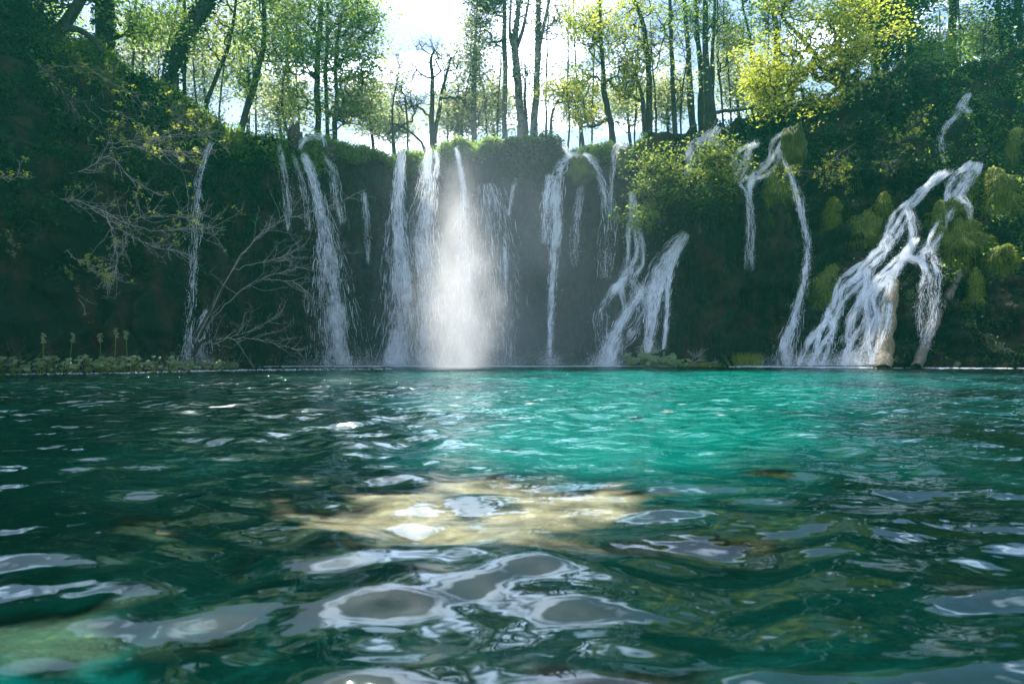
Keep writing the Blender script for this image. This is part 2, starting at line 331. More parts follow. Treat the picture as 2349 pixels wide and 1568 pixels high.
# ------------------------------------------------------------------ lake water
nrow, ncol = 640, 480
yy = np.concatenate([np.linspace(-8, .35, 25)[:-1], np.geomspace(.35, 25, nrow)])
ss = np.linspace(-1, 1, ncol); kx = 2.6; sx = np.sinh(kx * ss) / np.sinh(kx)
XX = sx[None] * (4 + 1.25 * np.maximum(yy, 0))[:, None]; YY = yy[:, None] * np.ones(ncol)[None]
wr = np.random.default_rng(5); Z = np.zeros_like(XX); nw = 80
wx = XX + .10 * np.sin(YY * 1.9 + .7) + .07 * np.sin(XX * 2.7 + YY * .9); wy = YY + .08 * np.sin(XX * 2.3 + 1.1)
lam = np.exp(wr.uniform(math.log(.12), math.log(.72), nw)); ang = wr.normal(math.pi / 2, .75, nw) + math.pi * wr.integers(0, 2, nw)
dyl = np.gradient(yy)[:, None]
for l_, a_, ph in zip(lam, ang, wr.uniform(0, 6.28, nw)):
    k_ = 2 * math.pi / l_; fade = np.clip((l_ / (dyl + 1e-6) - 2.2) / 3, 0, 1)
    Z += fade * l_ * .0043 * np.sin(k_ * (wx * math.cos(a_) + wy * math.sin(a_)) + ph)
Z *= (0.85 + .35 * np.clip(fbm(np.stack([XX.ravel() * .5, YY.ravel() * .5, XX.ravel() * 0], 1), 2).reshape(XX.shape), -1, 1))
def gz(x0, y0, rx, ry, XX=XX, YY=YY): return np.exp(-(((XX - x0) / rx) ** 2 + ((YY - y0) / ry) ** 2))
sunlit_tint = .8 * gz(.35, 3.2, .75, .9) + .85 * gz(.9, 5, 1.5, 2) + .9 * gz(2, 8.5, 2.8, 3.5) + .8 * gz(4.5, 13.5, 5, 4) + .3 * gz(-1, 14, 3, 4) + .30 * gz(-.68, .97, .22, .16) + .15 * gz(-.95, 1.5, .3, .35) + .12 * gz(.5, .95, .3, .12)  # sunlit turquoise water and a teal sky reflection put into the colour
Z += .040 * gz(-.08, 1.46, .30, .16) + .02 * gz(.55, 1.9, .4, .12) - .015 * gz(-.1, 1.9, .5, .15)
sunlit_tint += .08 + .24 * fbm(np.stack([XX.ravel() * .7, YY.ravel() * .5, XX.ravel() * 0 + 3], 1), 3).reshape(XX.shape)
cn1 = fbm(np.stack([wx.ravel() * 3, wy.ravel() * 4.5, XX.ravel() * 0 + 5], 1), 3).reshape(XX.shape)
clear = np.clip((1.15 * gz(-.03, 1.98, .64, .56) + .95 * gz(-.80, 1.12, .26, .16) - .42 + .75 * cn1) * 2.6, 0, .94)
cau = 1 - np.abs(fbm(np.stack([wx.ravel() * 5.5, wy.ravel() * 5.5, XX.ravel() * 0], 1), 3).reshape(XX.shape)) * 2.2  # caustic-like light pattern, also put into the water colour
sunlit_tint = np.clip(sunlit_tint + .22 * cau * (gz(-.75, 1.0, .6, .4) + .6 * gz(.2, 1.6, 1.4, .8)) * (YY < 3.5), 0, 1)
farb = np.clip(.09 + .5 * (YY - 2) / 8, .07, .6)
i = np.arange(len(yy) - 1)[:, None] * ncol + np.arange(ncol - 1)[None]
wf = np.stack([i, i + 1, i + 1 + ncol, i + ncol], -1).reshape(-1, 4)
tag(link('lake_water', mesh('lake_water', np.stack([XX, YY, Z], -1).reshape(-1, 3), wf, M['water'], attrs={'clear': clear.ravel(), 'sunlit_tint': sunlit_tint.ravel(), 'far': farb.ravel()})),
    'rippled turquoise and dark green lake surface', kind='structure')

bed_x, bed_y = np.meshgrid(np.linspace(-14, 14, 60), np.linspace(-6, 20, 60)); bz = -1.5 + .25 * fbm(np.stack([bed_x.ravel(), bed_y.ravel(), bed_x.ravel() * 0], 1), 4)
i = np.arange(59)[:, None] * 60 + np.arange(59)[None]
tag(link('lake_bed', mesh('lake_bed', np.stack([bed_x.ravel(), bed_y.ravel(), bz], 1), np.stack([i, i + 1, i + 61, i + 60], -1).reshape(-1, 4), M['bed'])), 'dark green lake bed', kind='structure')
def sunken(name, cx, cy_, rx, ry, top, mat, seed, lab):
    g = 80; a = np.linspace(-1.25, 1.25, g); ax, ay = np.meshgrid(a, a); x = cx + ax * rx; y = cy_ + ay * ry
    q = np.stack([x.ravel() * 1.6, y.ravel() * 3.4, x.ravel() * 0 + seed], 1); n1 = fbm(q, 4, .6).reshape(x.shape); n2 = fbm(q * 3.1 + 9, 3).reshape(x.shape)
    rr = np.sqrt(ax ** 2 + ay ** 2) + .30 * n1; iy = np.searchsorted(yy, y.ravel()).clip(0, len(yy) - 1); Wx = 4 + 1.25 * np.maximum(y.ravel(), 0); ix = np.searchsorted(sx, x.ravel() / Wx).clip(0, ncol - 1)
    z = Z[iy, ix].reshape(x.shape) + top - .008 * np.abs(n2) - .5 * np.clip(rr - .8, 0, 1) ** 1.3
    i = np.arange(g - 1)[:, None] * g + np.arange(g - 1)[None]; V = np.stack([x, y, z], -1).reshape(-1, 3); lo = V.copy(); lo[:, 2] = top - .75
    f = np.stack([i, i + 1, i + 1 + g, i + g], -1).reshape(-1, 4); o = link(name, mesh(name, np.vstack([V, lo]), np.vstack([f, f[:, ::-1] + g * g]), M[mat])); return tag(o, lab, 'rock')
sunken('submerged_mass', -.13, 2.45, 1.25, 1.05, -.016, 'pale_mottle', 4.0, 'pale cream mottled mass just under the surface in the centre foreground')  # pale mottled mass following the wave heights, seen through the clear patch
sunken('submerged_mass', -.80, 1.36, .60, .62, -.012, 'algae_rock', 8.0, 'green algae-covered rock under the surface at the lower left')
# ------------------------------------------------------------------ waterfalls
def waterfall(paths, label, name='waterfall', dens=1.0, off=.14, op=.5, spray=1.0, free=True, rough=0.0, group='waterfalls dropping over the cliff', seed=0):
    r = np.random.default_rng(seed + 1000); root = None; gs = Geo(); gd = Geo(); nstr = 0
    if rough:
        new = []
        for path in paths:
            wmean = sum(c for _, _, c in path) / len(path); kk = 4 if wmean > 34 else 3 if wmean > 22 else 1
            if kk == 1: new.append(path); continue
            for q_ in range(kk):
                o_ = (q_ - (kk - 1) / 2) / kk; ph = r.uniform(0, 6.28)
                dn = catmull(path, len(path) * 2); new.append([(a + c * (o_ * 1.15 + .22 * math.sin(jj * .9 + ph)), b, c * (.62 / kk ** .5) * (.75 + .5 * r.random())) for jj, (a, b, c) in enumerate(dn)])
        paths = new; dens *= .6; spray *= 1.0
    for path in paths:
        C = []; Wd = []; ylast = 99
        dense = catmull([(a, b, c) for a, b, c in path], max(12, int(sum(math.hypot(path[k + 1][0] - path[k][0], path[k + 1][1] - path[k][1]) for k in range(len(path) - 1)) / 7)))
        ys = []
        for a, b, c in dense:
            h, n_ = hit(a, min(b, 838)); ys.append(h.y)
        ys = np.array(ys); k = 5; ys = np.array([ys[max(0, j - k):j + k + 1].min() for j in range(len(ys))])
        ys = np.array([ys[max(0, j - k):j + k + 1].mean() for j in range(len(ys))])
        if free: ys = np.minimum.accumulate(ys)
        ys = ys - off
        for (a, b, c), y_ in zip(dense, ys): C.append(tuple(P(a, b, y_))); Wd.append(max(px(c, y_), .03))
        C = np.array(C); Wd = np.array(Wd) * (1 + .4 * rough)
        if rough: C[:, 0] += rough * .5 * Wd * fbm(C * 1.6 + seed, 2); Wd *= 1 + .5 * rough * fbm(C * 2.3 + seed + 9, 2).clip(-.9, .9)
        C[:, 2] = np.maximum(C[:, 2], .01)
        if root is None: root = thing(name, C[-1], label, 'waterfall', group)
        L = np.concatenate([[0], np.cumsum(np.linalg.norm(np.diff(C, axis=0), axis=1))]); T = L[-1]
        d = np.gradient(C, axis=0); d /= np.linalg.norm(d, axis=1)[:, None]
        lat = np.cross(d, np.array([0, 1.0, 0])); lat /= np.maximum(np.linalg.norm(lat, axis=1), .2)[:, None]
        lat *= np.sign(lat[:, :1] + 1e-9)
        # translucent sheets
        for layer in range(2):
            na = 9; aa = np.linspace(-1, 1, na); ndn = len(C)
            w_ = Wd * (1.25 if layer else 1.0)
            V = C[:, None] + lat[:, None] * (aa[None, :, None] * w_[:, None, None] * .5)
            V[..., 1] += (.10 * aa ** 2)[None] * w_[:, None] - .05 * layer
            V += .04 * np.stack([fbm(V.reshape(-1, 3) * np.array([3, 1, 1.2]) + 31 * layer + 7 * c_, 2) for c_ in range(3)], 1).reshape(V.shape)
            if L[-1] > 0: V[..., 2] = np.maximum(V[..., 2], .004)
            ops = op * (1 - .35 * layer) * (1 - np.abs(aa) ** 3)[None] * np.ones(ndn)[:, None] - .55 * (np.abs(aa) ** 4)[None]
            ops += (.30 + .45 * rough) * fbm(V.reshape(-1, 3) * np.array([2.2, 1, .9]) + seed * 5 + layer, 3).reshape(ops.shape) - .10
            endf = np.clip(np.minimum(L, T) / .25, 0, 1)[:, None]
            if path[-1][1] < 800: ops -= .75 * np.clip((L / T - .5) / .5, 0, 1)[:, None]
            ops -= .12 * rough
            ops = ops * endf - .3 * (1 - endf)
            uv = np.stack([(aa[None] * w_[:, None] * .5).ravel() + layer * 9 + seed * 3.3, (L[:, None] * np.ones(na)[None]).ravel()], 1)
            i = np.arange(ndn - 1)[:, None] * na + np.arange(na - 1)[None]
            f = np.stack([i, i + 1, i + 1 + na, i + na], -1).reshape(-1, 4)
            link('water_sheet', mesh('water_sheet', V.reshape(-1, 3), f, M['sheet'], attrs={'op': ops.ravel()}, uvs=uv), root)
        # strands
        n = int(dens * 190 * (T * Wd.mean()) ** .8) + 30
        nc = int(r.integers(3, 6)) + int(Wd.mean() * 3); cent = np.linspace(-.75, .75, nc) + r.normal(0, .18, nc); ci = r.integers(0, nc, n); tight = r.random(n) < .45
        o = np.where(tight, cent[ci] + r.normal(0, .16, n), np.clip(r.normal(0, .55, n), -1.25, 1.25)); s0 = r.random(n) ** (1.45 if path[-1][1] > 800 else 2.2) * .94; ln = r.uniform(.10, .55, n) / T; wd = r.uniform(.0015, .005, n) * (1 + 1.5 * (r.random(n) < .06)); m = 7
        tpar = np.linspace(0, 1, m)[None] * np.minimum(ln, 1 - s0)[:, None] + s0[:, None]
        Lq = tpar * T
        cen = np.stack([np.interp(Lq, L, C[:, k]) for k in range(3)], -1); la = np.stack([np.interp(Lq, L, lat[:, k]) for k in range(3)], -1)
        ww = np.interp(Lq, L, Wd); ph_ = (ci * 2.1 + seed)[:, None]
        pos = cen + la * (o[:, None] * ww * .5 + .09 * ww * np.sin(Lq * 1.3 + ph_) * tight[:, None] + .02 * np.sin(Lq * 6 + r.random(n)[:, None] * 6))[..., None]
        pos[..., 1] -= (r.random(n)[:, None] * .14); pos += r.normal(0, .009, pos.shape); pos[..., 2] = np.maximum(pos[..., 2], 0)
        tan = np.gradient(pos, axis=1); sdv = np.cross(tan, np.array([0, 1.0, 0]) + r.normal(0, .5, (n, 1, 3))); sdv /= np.maximum(np.linalg.norm(sdv, axis=-1, keepdims=True), 1e-6)
        hw = wd[:, None] * np.sin(np.linspace(.15, 3.0, m))[None]
        v = np.stack([pos - sdv * hw[..., None], pos + sdv * hw[..., None]], 2).reshape(-1, 3)
        i = (np.arange(n) * m * 2)[:, None] + np.arange(m - 1)[None] * 2
        gs.add(v, np.stack([i, i + 1, i + 3, i + 2], -1).reshape(-1, 4))
        # droplets: tiny tetrahedra thrown off the fall
        nd = int(spray * 2500 * (T * Wd.mean()) ** .7) + 90
        s_ = r.random(nd) ** .8 * T; ce = np.stack([np.interp(s_, L, C[:, k]) for k in range(3)], -1); la = np.stack([np.interp(s_, L, lat[:, k]) for k in range(3)], -1)
        ce += la * (np.clip(r.normal(0, .62, nd) * (1 + (r.random(nd) < .1) * 1.2), -3, 3) * np.interp(s_, L, Wd) * .5)[:, None] + r.normal(0, .035, (nd, 3)); ce[:, 1] -= r.random(nd) * .2
        ce[:, 2] = np.maximum(ce[:, 2], .02)
        if path[-1][1] > 800:      # splash where the water lands
            k2 = int(nd * .35) + 200; foot = C[-1] + np.stack([r.normal(0, 1, k2) * (Wd[-1] * .55 + .1), -np.abs(r.normal(0, .3, k2)), np.abs(r.normal(0, .2, k2))], 1); ce = np.vstack([ce, foot]); nd = len(ce)
        v, f = leaves(ce, r.uniform(.003, .0085, nd) * (1 + (r.random(nd) < .05)), .8, 0, r)
        gd.add(v, f)
    gs.build('foam_strands', M['foam'], root)['kind'] = 'stuff'; so = gd.build('droplets', M['foam'], root, False); so['kind'] = 'stuff'
    return root
FALLS = [
 ([[(490, 322, 8), (470, 370, 10), (456, 430, 15), (453, 520, 20), (446, 620, 18), (441, 700, 22), (436, 770, 26), (432, 838, 30)], [(478, 708, 10), (468, 760, 40), (462, 838, 56)]],
  'thin blue-grey waterfall farthest left, spreading behind the leaning dead tree', dict(op=.45, spray=.5, off=.10)),
 ([[(641, 328, 8), (655, 400, 18), (662, 475, 15), (664, 530, 8)]], 'short thin waterfall just left of the dark rock at the cliff lip', dict(op=.45, off=.2)),
 ([[(672, 352, 6), (690, 400, 12), (704, 460, 14), (712, 530, 12)]], 'narrow trickle between the short fall and the big widening fall', dict(op=.4, off=.2)),
 ([[(697, 350, 12), (722, 420, 20), (740, 500, 32), (752, 590, 66), (764, 700, 96), (772, 838, 112)]], 'tall waterfall starting below the dark rock and widening to a grey veil', dict(op=.62, dens=1.3, off=.4)),
 ([[(742, 350, 6), (765, 400, 18), (774, 460, 20), (786, 515, 14)]], 'short curved waterfall right of the big widening veil', dict(op=.45, off=.25)),
 ([[(688, 348, 10), (698, 325, 12), (722, 313, 14), (740, 322, 10), (745, 340, 8)]], 'thin sheet of foam arching over the rounded rock on the lip', dict(op=.4, free=False, off=.12, spray=.4)),
 ([[(836, 440, 8), (843, 520, 12), (846, 605, 6)]], 'faint broken trickle on the bare dark wall between two veils', dict(op=.3, dens=.8)),
 ([[(921, 343, 14), (916, 420, 26), (913, 500, 36), (918, 600, 66), (920, 700, 84), (912, 838, 110)]], 'tall white waterfall left of the mist column with a straight bright top', dict(op=.68, dens=1.4, off=.4)),
 ([[(988, 338, 12), (980, 385, 26), (982, 440, 46), (972, 520, 66), (980, 620, 80), (985, 838, 110)], [(1000, 345, 8), (1004, 375, 10), (1000, 410, 14)]], 'bright spreading waterfall straight into the left side of the mist column', dict(op=.6, dens=1.5, off=.45, spray=1.6)),
 ([[(1046, 338, 8), (1058, 400, 10), (1064, 460, 16), (1062, 560, 50), (1058, 700, 90), (1055, 838, 110)]], 'slim waterfall feeding the centre of the mist column', dict(op=.5, off=.5)),
 ([[(1120, 420, 50), (1130, 520, 90), (1135, 650, 110), (1140, 838, 130)]], 'wide faint curtain of drizzle right of the mist column', dict(op=.27, dens=.5, off=.3)),
 ([[(1184, 405, 6), (1174, 450, 7), (1167, 495, 5)], [(1158, 565, 6), (1160, 640, 8), (1161, 705, 6)]], 'hair thin trickle on the wall right of the mist column', dict(op=.35, dens=1.0)),
 ([[(1332, 356, 10), (1305, 360, 16), (1286, 382, 26), (1275, 430, 34), (1276, 520, 30), (1269, 620, 18), (1263, 740, 14), (1260, 836, 14)], [(1262, 400, 14), (1252, 470, 20), (1250, 560, 20)]],
  'long narrow waterfall pouring over the left of the arched mossy knob', dict(op=.7, dens=1.5, off=.35, spray=1.5)),
 ([[(1334, 356, 8), (1352, 366, 14), (1368, 388, 14), (1380, 420, 16), (1395, 480, 30), (1392, 560, 34), (1385, 640, 26)]], 'spray running over the right of the arched knob, thinning to grey', dict(op=.4, off=.3)),
 ([[(1346, 388, 6), (1332, 430, 12), (1322, 520, 22), (1318, 610, 16)]], 'thin waterfall under the arched knob between its two larger arms', dict(op=.42, off=.2)),
 ([[(1440, 338, 10), (1420, 334, 12), (1408, 360, 12), (1402, 430, 8), (1400, 490, 8)], [(1290, 330, 8), (1300, 350, 10), (1308, 362, 8)]], 'thin looping waterfall on the lip left of the bright shrubs', dict(op=.45, off=.15, free=False)),
 ([[(1450, 440, 16), (1455, 520, 24), (1458, 590, 28), (1450, 625, 46), (1436, 660, 66), (1424, 720, 70), (1404, 790, 60), (1390, 838, 44)]], 'blue-white waterfall below the left shrub breaking on a ledge halfway', dict(rough=.5, op=.6, dens=1.4, off=.25)),
 ([[(1576, 535, 16), (1548, 570, 30), (1518, 615, 46), (1503, 665, 56), (1496, 730, 34), (1484, 810, 14)], [(1560, 560, 12), (1535, 630, 16), (1530, 700, 12), (1522, 800, 8)]], 'sunlit white waterfall slanting out from under the two bright shrubs', dict(op=.8, dens=2.0, off=.5)),
 ([[(1482, 655, 18), (1446, 706, 26), (1414, 765, 34), (1394, 838, 44)]], 'low oblique arm of white water sliding down left of the sunlit fall', dict(op=.55, dens=1.2, off=.6)),
 ([[(1648, 292, 12), (1622, 320, 30), (1594, 330, 24), (1582, 370, 20), (1574, 410, 16)], [(1622, 322, 14), (1645, 332, 14), (1652, 350, 10)]], 'white water forking at the foot of the clustered trunks', dict(rough=.5, op=.75, dens=1.6, off=.2)),
 ([[(1818, 296, 14), (1788, 325, 26), (1770, 365, 30), (1750, 398, 34), (1718, 418, 34), (1714, 450, 12), (1718, 520, 16), (1722, 620, 16)]], 'bright waterfall sliding down left of the rounded moss column', dict(rough=.5, op=.85, dens=1.8, off=.3)),
 ([[(1736, 328, 14), (1708, 350, 30), (1692, 385, 28), (1690, 412, 20)]], 'short foaming cascade right of the bright shrubs', dict(rough=.5, op=.7, dens=1.6, off=.3)),
 ([[(1838, 325, 8), (1818, 350, 14), (1800, 372, 14), (1812, 402, 9), (1828, 450, 17), (1842, 510, 18), (1851, 570, 14), (1846, 625, 17), (1832, 690, 22), (1812, 765, 44), (1796, 838, 62)]],
  'solitary bending waterfall right of the moss column, fanning out at its foot', dict(op=.66, dens=1.3, off=.5)),
 ([[(2222, 215, 8), (2204, 240, 18), (2190, 268, 14), (2162, 300, 14), (2156, 335, 16), (2162, 372, 10)], [(2200, 240, 10), (2222, 262, 10)]], 'small broken cascade high on the dark right slope', dict(op=.5, off=.15)),
 ([[(2232, 372, 26), (2208, 408, 44), (2192, 450, 44), (2166, 485, 28), (2150, 525, 20), (2138, 565, 24), (2122, 592, 50), (2126, 650, 38), (2128, 730, 38), (2120, 800, 20)], [(2192, 450, 14), (2215, 470, 10), (2222, 510, 6)], [(2110, 600, 30), (2070, 588, 16)]], 'broad white cascade ending right of the upright tufa log', dict(rough=.5, op=.85, dens=2.0, off=.3)),
 ([[(2170, 392, 20), (2130, 425, 26), (2096, 460, 26), (2066, 492, 28), (2044, 540, 30), (2018, 582, 38), (1972, 625, 44), (1942, 657, 42), (1916, 705, 38), (1886, 770, 46), (1856, 838, 44)], [(2080, 480, 14), (2092, 520, 18), (2086, 570, 16)], [(1990, 610, 14), (1985, 660, 20), (1960, 720, 18), (1930, 790, 16)]], 'long diagonal cascade running down left past two moss mounds', dict(rough=.5, op=.85, dens=2.0, off=.3)),
 ([[(2100, 545, 20), (2076, 582, 26), (2040, 622, 24), (2018, 645, 44), (1992, 685, 50), (1982, 735, 50), (1966, 785, 50), (1950, 838, 66)], [(2040, 640, 16), (2030, 700, 26), (2008, 770, 30), (2000, 836, 24)]], 'foaming cascade between the long diagonal one and the tufa log', dict(rough=.5, op=.72, dens=2.0, off=.35, spray=1.6)),
]
for k, (pth, lab, kw) in enumerate(FALLS): waterfall(pth, lab, seed=k, **kw)

# ------------------------------------------------------------------ trees
def tree(trunk, Y, lab, blobs, leaf='leaf_green', n_att=120, lpa=26, lsize=.06, crad=.24, cat='tree', name='broadleaf_tree', group='trees along the top of the falls',
         ext=None, bark='bark', ivy=0, spread=0.3, seed=0, tip=.007, aspect=.62, flat=.5, Yr=1.6, droop=None, forks=(), dYc=0):
    """trunk: [(u,v,width_px)...] bottom to top; blobs: [(u,v,ru,rv,weight)] ellipses of foliage in picture pixels, given depth Yr metres"""
    r = np.random.default_rng(seed + 77)
    def chain(tr, base=False):
        pts = [np.array(P(a, b, Y)) for a, b, c in tr]; rad = [px(c, Y) / 2 for a, b, c in tr]
        if base:
            g = ground(pts[0][0], pts[0][1]) - .12
            if g < pts[0][2] - .15: pts.insert(0, np.array([pts[0][0], pts[0][1], g])); rad.insert(0, rad[0] * 1.25)
        if len(pts) > 2 or True:
            n = max(8, int(np.linalg.norm(pts[-1] - pts[0]) / .3)); arr = catmull([np.append(x, y) for x, y in zip(pts, rad)], n)
        w = .05 * fbm(arr[:, :3] * .9 + seed, 2); arr[:, 0] += w * (np.arange(n) > 1)
        arr[:, 1] += .3 * fbm(arr[:, :3] * .25 + seed + 50, 2) * np.clip(np.arange(n) / 6, 0, 1)
        return arr
    main = chain(trunk, True)
    root = thing(name, main[0, :3], lab, cat, group)
    v, f = tube(main[:, :3], main[:, 3] * (1 + .5 * np.exp(-np.arange(len(main)) / 1.2)), 9, .25, 2.5)
    link('trunk', mesh('trunk', v, f, M[bark]), root)
    nodes = [main[:, :3]]; nrad = [main[:, 3]]; par = list(range(-1, len(main) - 1)); owner = [0] * len(main)
    for fk in forks:
        a = chain(fk); v, f = tube(a[:, :3], a[:, 3], 7, .2, 3); link('fork', mesh('fork', v, f, M[bark]), root)
        nodes.append(a[:, :3]); nrad.append(a[:, 3]); owner += [0] * len(a); par += list(range(sum(len(x) for x in nodes) - len(a) - 1, sum(len(x) for x in nodes) - 1))
    nodes = np.concatenate(nodes); ntr = len(nodes)
    cap = ntr + n_att * 14; buf = np.zeros((cap, 3)); buf[:ntr] = nodes; cnt = ntr
    wts = np.array([b[4] * ((.35 if 640 < b[0] < 1700 else .8) if b[1] < -30 else 1) for b in blobs], float); wts /= wts.sum(); att = []
    for j in r.choice(len(blobs), n_att, p=wts):
        u, v, ru, rv, _ = blobs[j]; dd = r.normal(size=3); dd /= np.linalg.norm(dd); dd *= r.random() ** .45
        y_ = Y + dYc + dd[1] * Yr; q = np.array(P(u + dd[0] * ru, v - dd[2] * rv, y_)); att.append(q)
    att = np.array(att)
    dist = np.array([np.linalg.norm(nodes - a, axis=1).min() for a in att]); att = att[np.argsort(dist)]
    own = np.full(cap, -1); tips = []; limb_of = {}; nl = 0; own[:ntr] = 0; par = par + [0] * (cap - ntr)
    for a in att:
        nd = buf[:cnt]; dv = a - nd; ds = np.linalg.norm(dv, axis=1); hz = np.hypot(dv[:, 0], dv[:, 1])
        cost = ds + .9 * np.maximum(0, nd[:, 2] + spread * hz - a[2]) + np.where(ds < .15, 3, 0)
        b = int(cost.argmin()); m = min(12, max(2, int(math.ceil(ds[b] / .3)))); tt = np.linspace(0, 1, m + 1)[1:]
        L_ = ds[b]; pts = nd[b] + dv[b] * tt[:, None]
        wob = r.normal(0, .06 * min(L_, 1.5), (m, 3)); wob[-1] = 0; pts = pts + wob; pts[:, 2] += -.10 * L_ * np.sin(tt * math.pi) * (1 if spread >= 0 else -1)
        lim = own[b]
        if lim == 0: nl += 1; lim = nl
        for j in range(m):
            buf[cnt] = pts[j]; own[cnt] = lim; par[cnt] = b if j == 0 else cnt - 1; cnt += 1
        tips.append(cnt - 1)
    load = np.zeros(cnt); load[tips] = 1
    for j in range(cnt - 1, ntr - 1, -1):
        if par[j] >= ntr: load[par[j]] += load[j]
    load = np.maximum(load, 1)
    idx = np.arange(ntr, cnt); pj = np.array(par)[idx]; r1 = tip * load[idx] ** .52; r0 = tip * np.where(pj >= ntr, load[pj], load[idx] * 1.3) ** .52
    ow = own[idx]; small = []
    big = [l for l in range(1, nl + 1) if (ow == l).sum() > 14]; big = sorted(big, key=lambda l: -(ow == l).sum())[:12]
    def emit(mask, nm):
        if mask.sum() == 0: return
        v, f = prisms(buf[pj[mask]], buf[idx[mask]], r0[mask], r1[mask], 5 if nm == 'limb' else 3)
        lo_ = link(nm, mesh(nm, v, f, M[bark]), root)
        if nm != 'limb': lo_['kind'] = 'stuff'
    for l in big: emit(ow == l, 'limb')
    emit(~np.isin(ow, big), 'small_branches')
    # side twigs give the fine tracery
    nt_ = min(len(att) * 3, 480); k_ = r.integers(ntr, cnt, nt_); d_ = r.normal(size=(nt_, 3)); d_[:, 2] = np.abs(d_[:, 2]) * .8; d_ /= np.linalg.norm(d_, axis=1)[:, None]
    ln = r.uniform(.15, .5, nt_)[:, None]; e1 = buf[k_] + d_ * ln; e2 = e1 + (d_ + r.normal(0, .5, d_.shape)) * ln * .7
    g = Geo(); g.add(*prisms(buf[k_], e1, np.full(nt_, tip * .8), np.full(nt_, tip * .55), 3)); g.add(*prisms(e1, e2, np.full(nt_, tip * .55), np.full(nt_, tip * .3), 3))
    g.build('twigs', M[bark], root)['kind'] = 'stuff'
    if lpa > 0:
        seeds = np.concatenate([att, e2[r.random(nt_) < .7], buf[ntr:cnt][r.random(cnt - ntr) < .15]]); n = int(len(att) * lpa); pw = r.random(len(seeds)) ** 2.5 + .03; c = seeds[r.choice(len(seeds), n, p=pw / pw.sum())]
        o_ = r.normal(size=(n, 3)) * crad; o_[:, 2] *= flat; c = c + o_
        v, f = leaves(c, np.full(n, lsize), aspect, .7, r, droop); cr_ = link('crown', mesh('crown', v, f, M[leaf], False), root); cr_['kind'] = 'stuff'
    if ivy:
        n = ivy; k_ = r.random(n) ** .8 * (len(main) - 1); ii = k_.astype(int); fr = (k_ - ii)[:, None]; c = main[ii, :3] * (1 - fr) + main[np.minimum(ii + 1, len(main) - 1), :3] * fr
        dd = r.normal(size=(n, 3)); dd /= np.linalg.norm(dd, axis=1)[:, None]; c = c + dd * (main[ii, 3] * r.uniform(.9, 1.7, n))[:, None]
        v, f = leaves(c, np.full(n, .05), .8, .2, r); iv = link('ivy', mesh('ivy', v, f, M['leaf_dark'], False), root); iv['kind'] = 'stuff'
    return root
G2 = 'small trees farther back behind the falls'
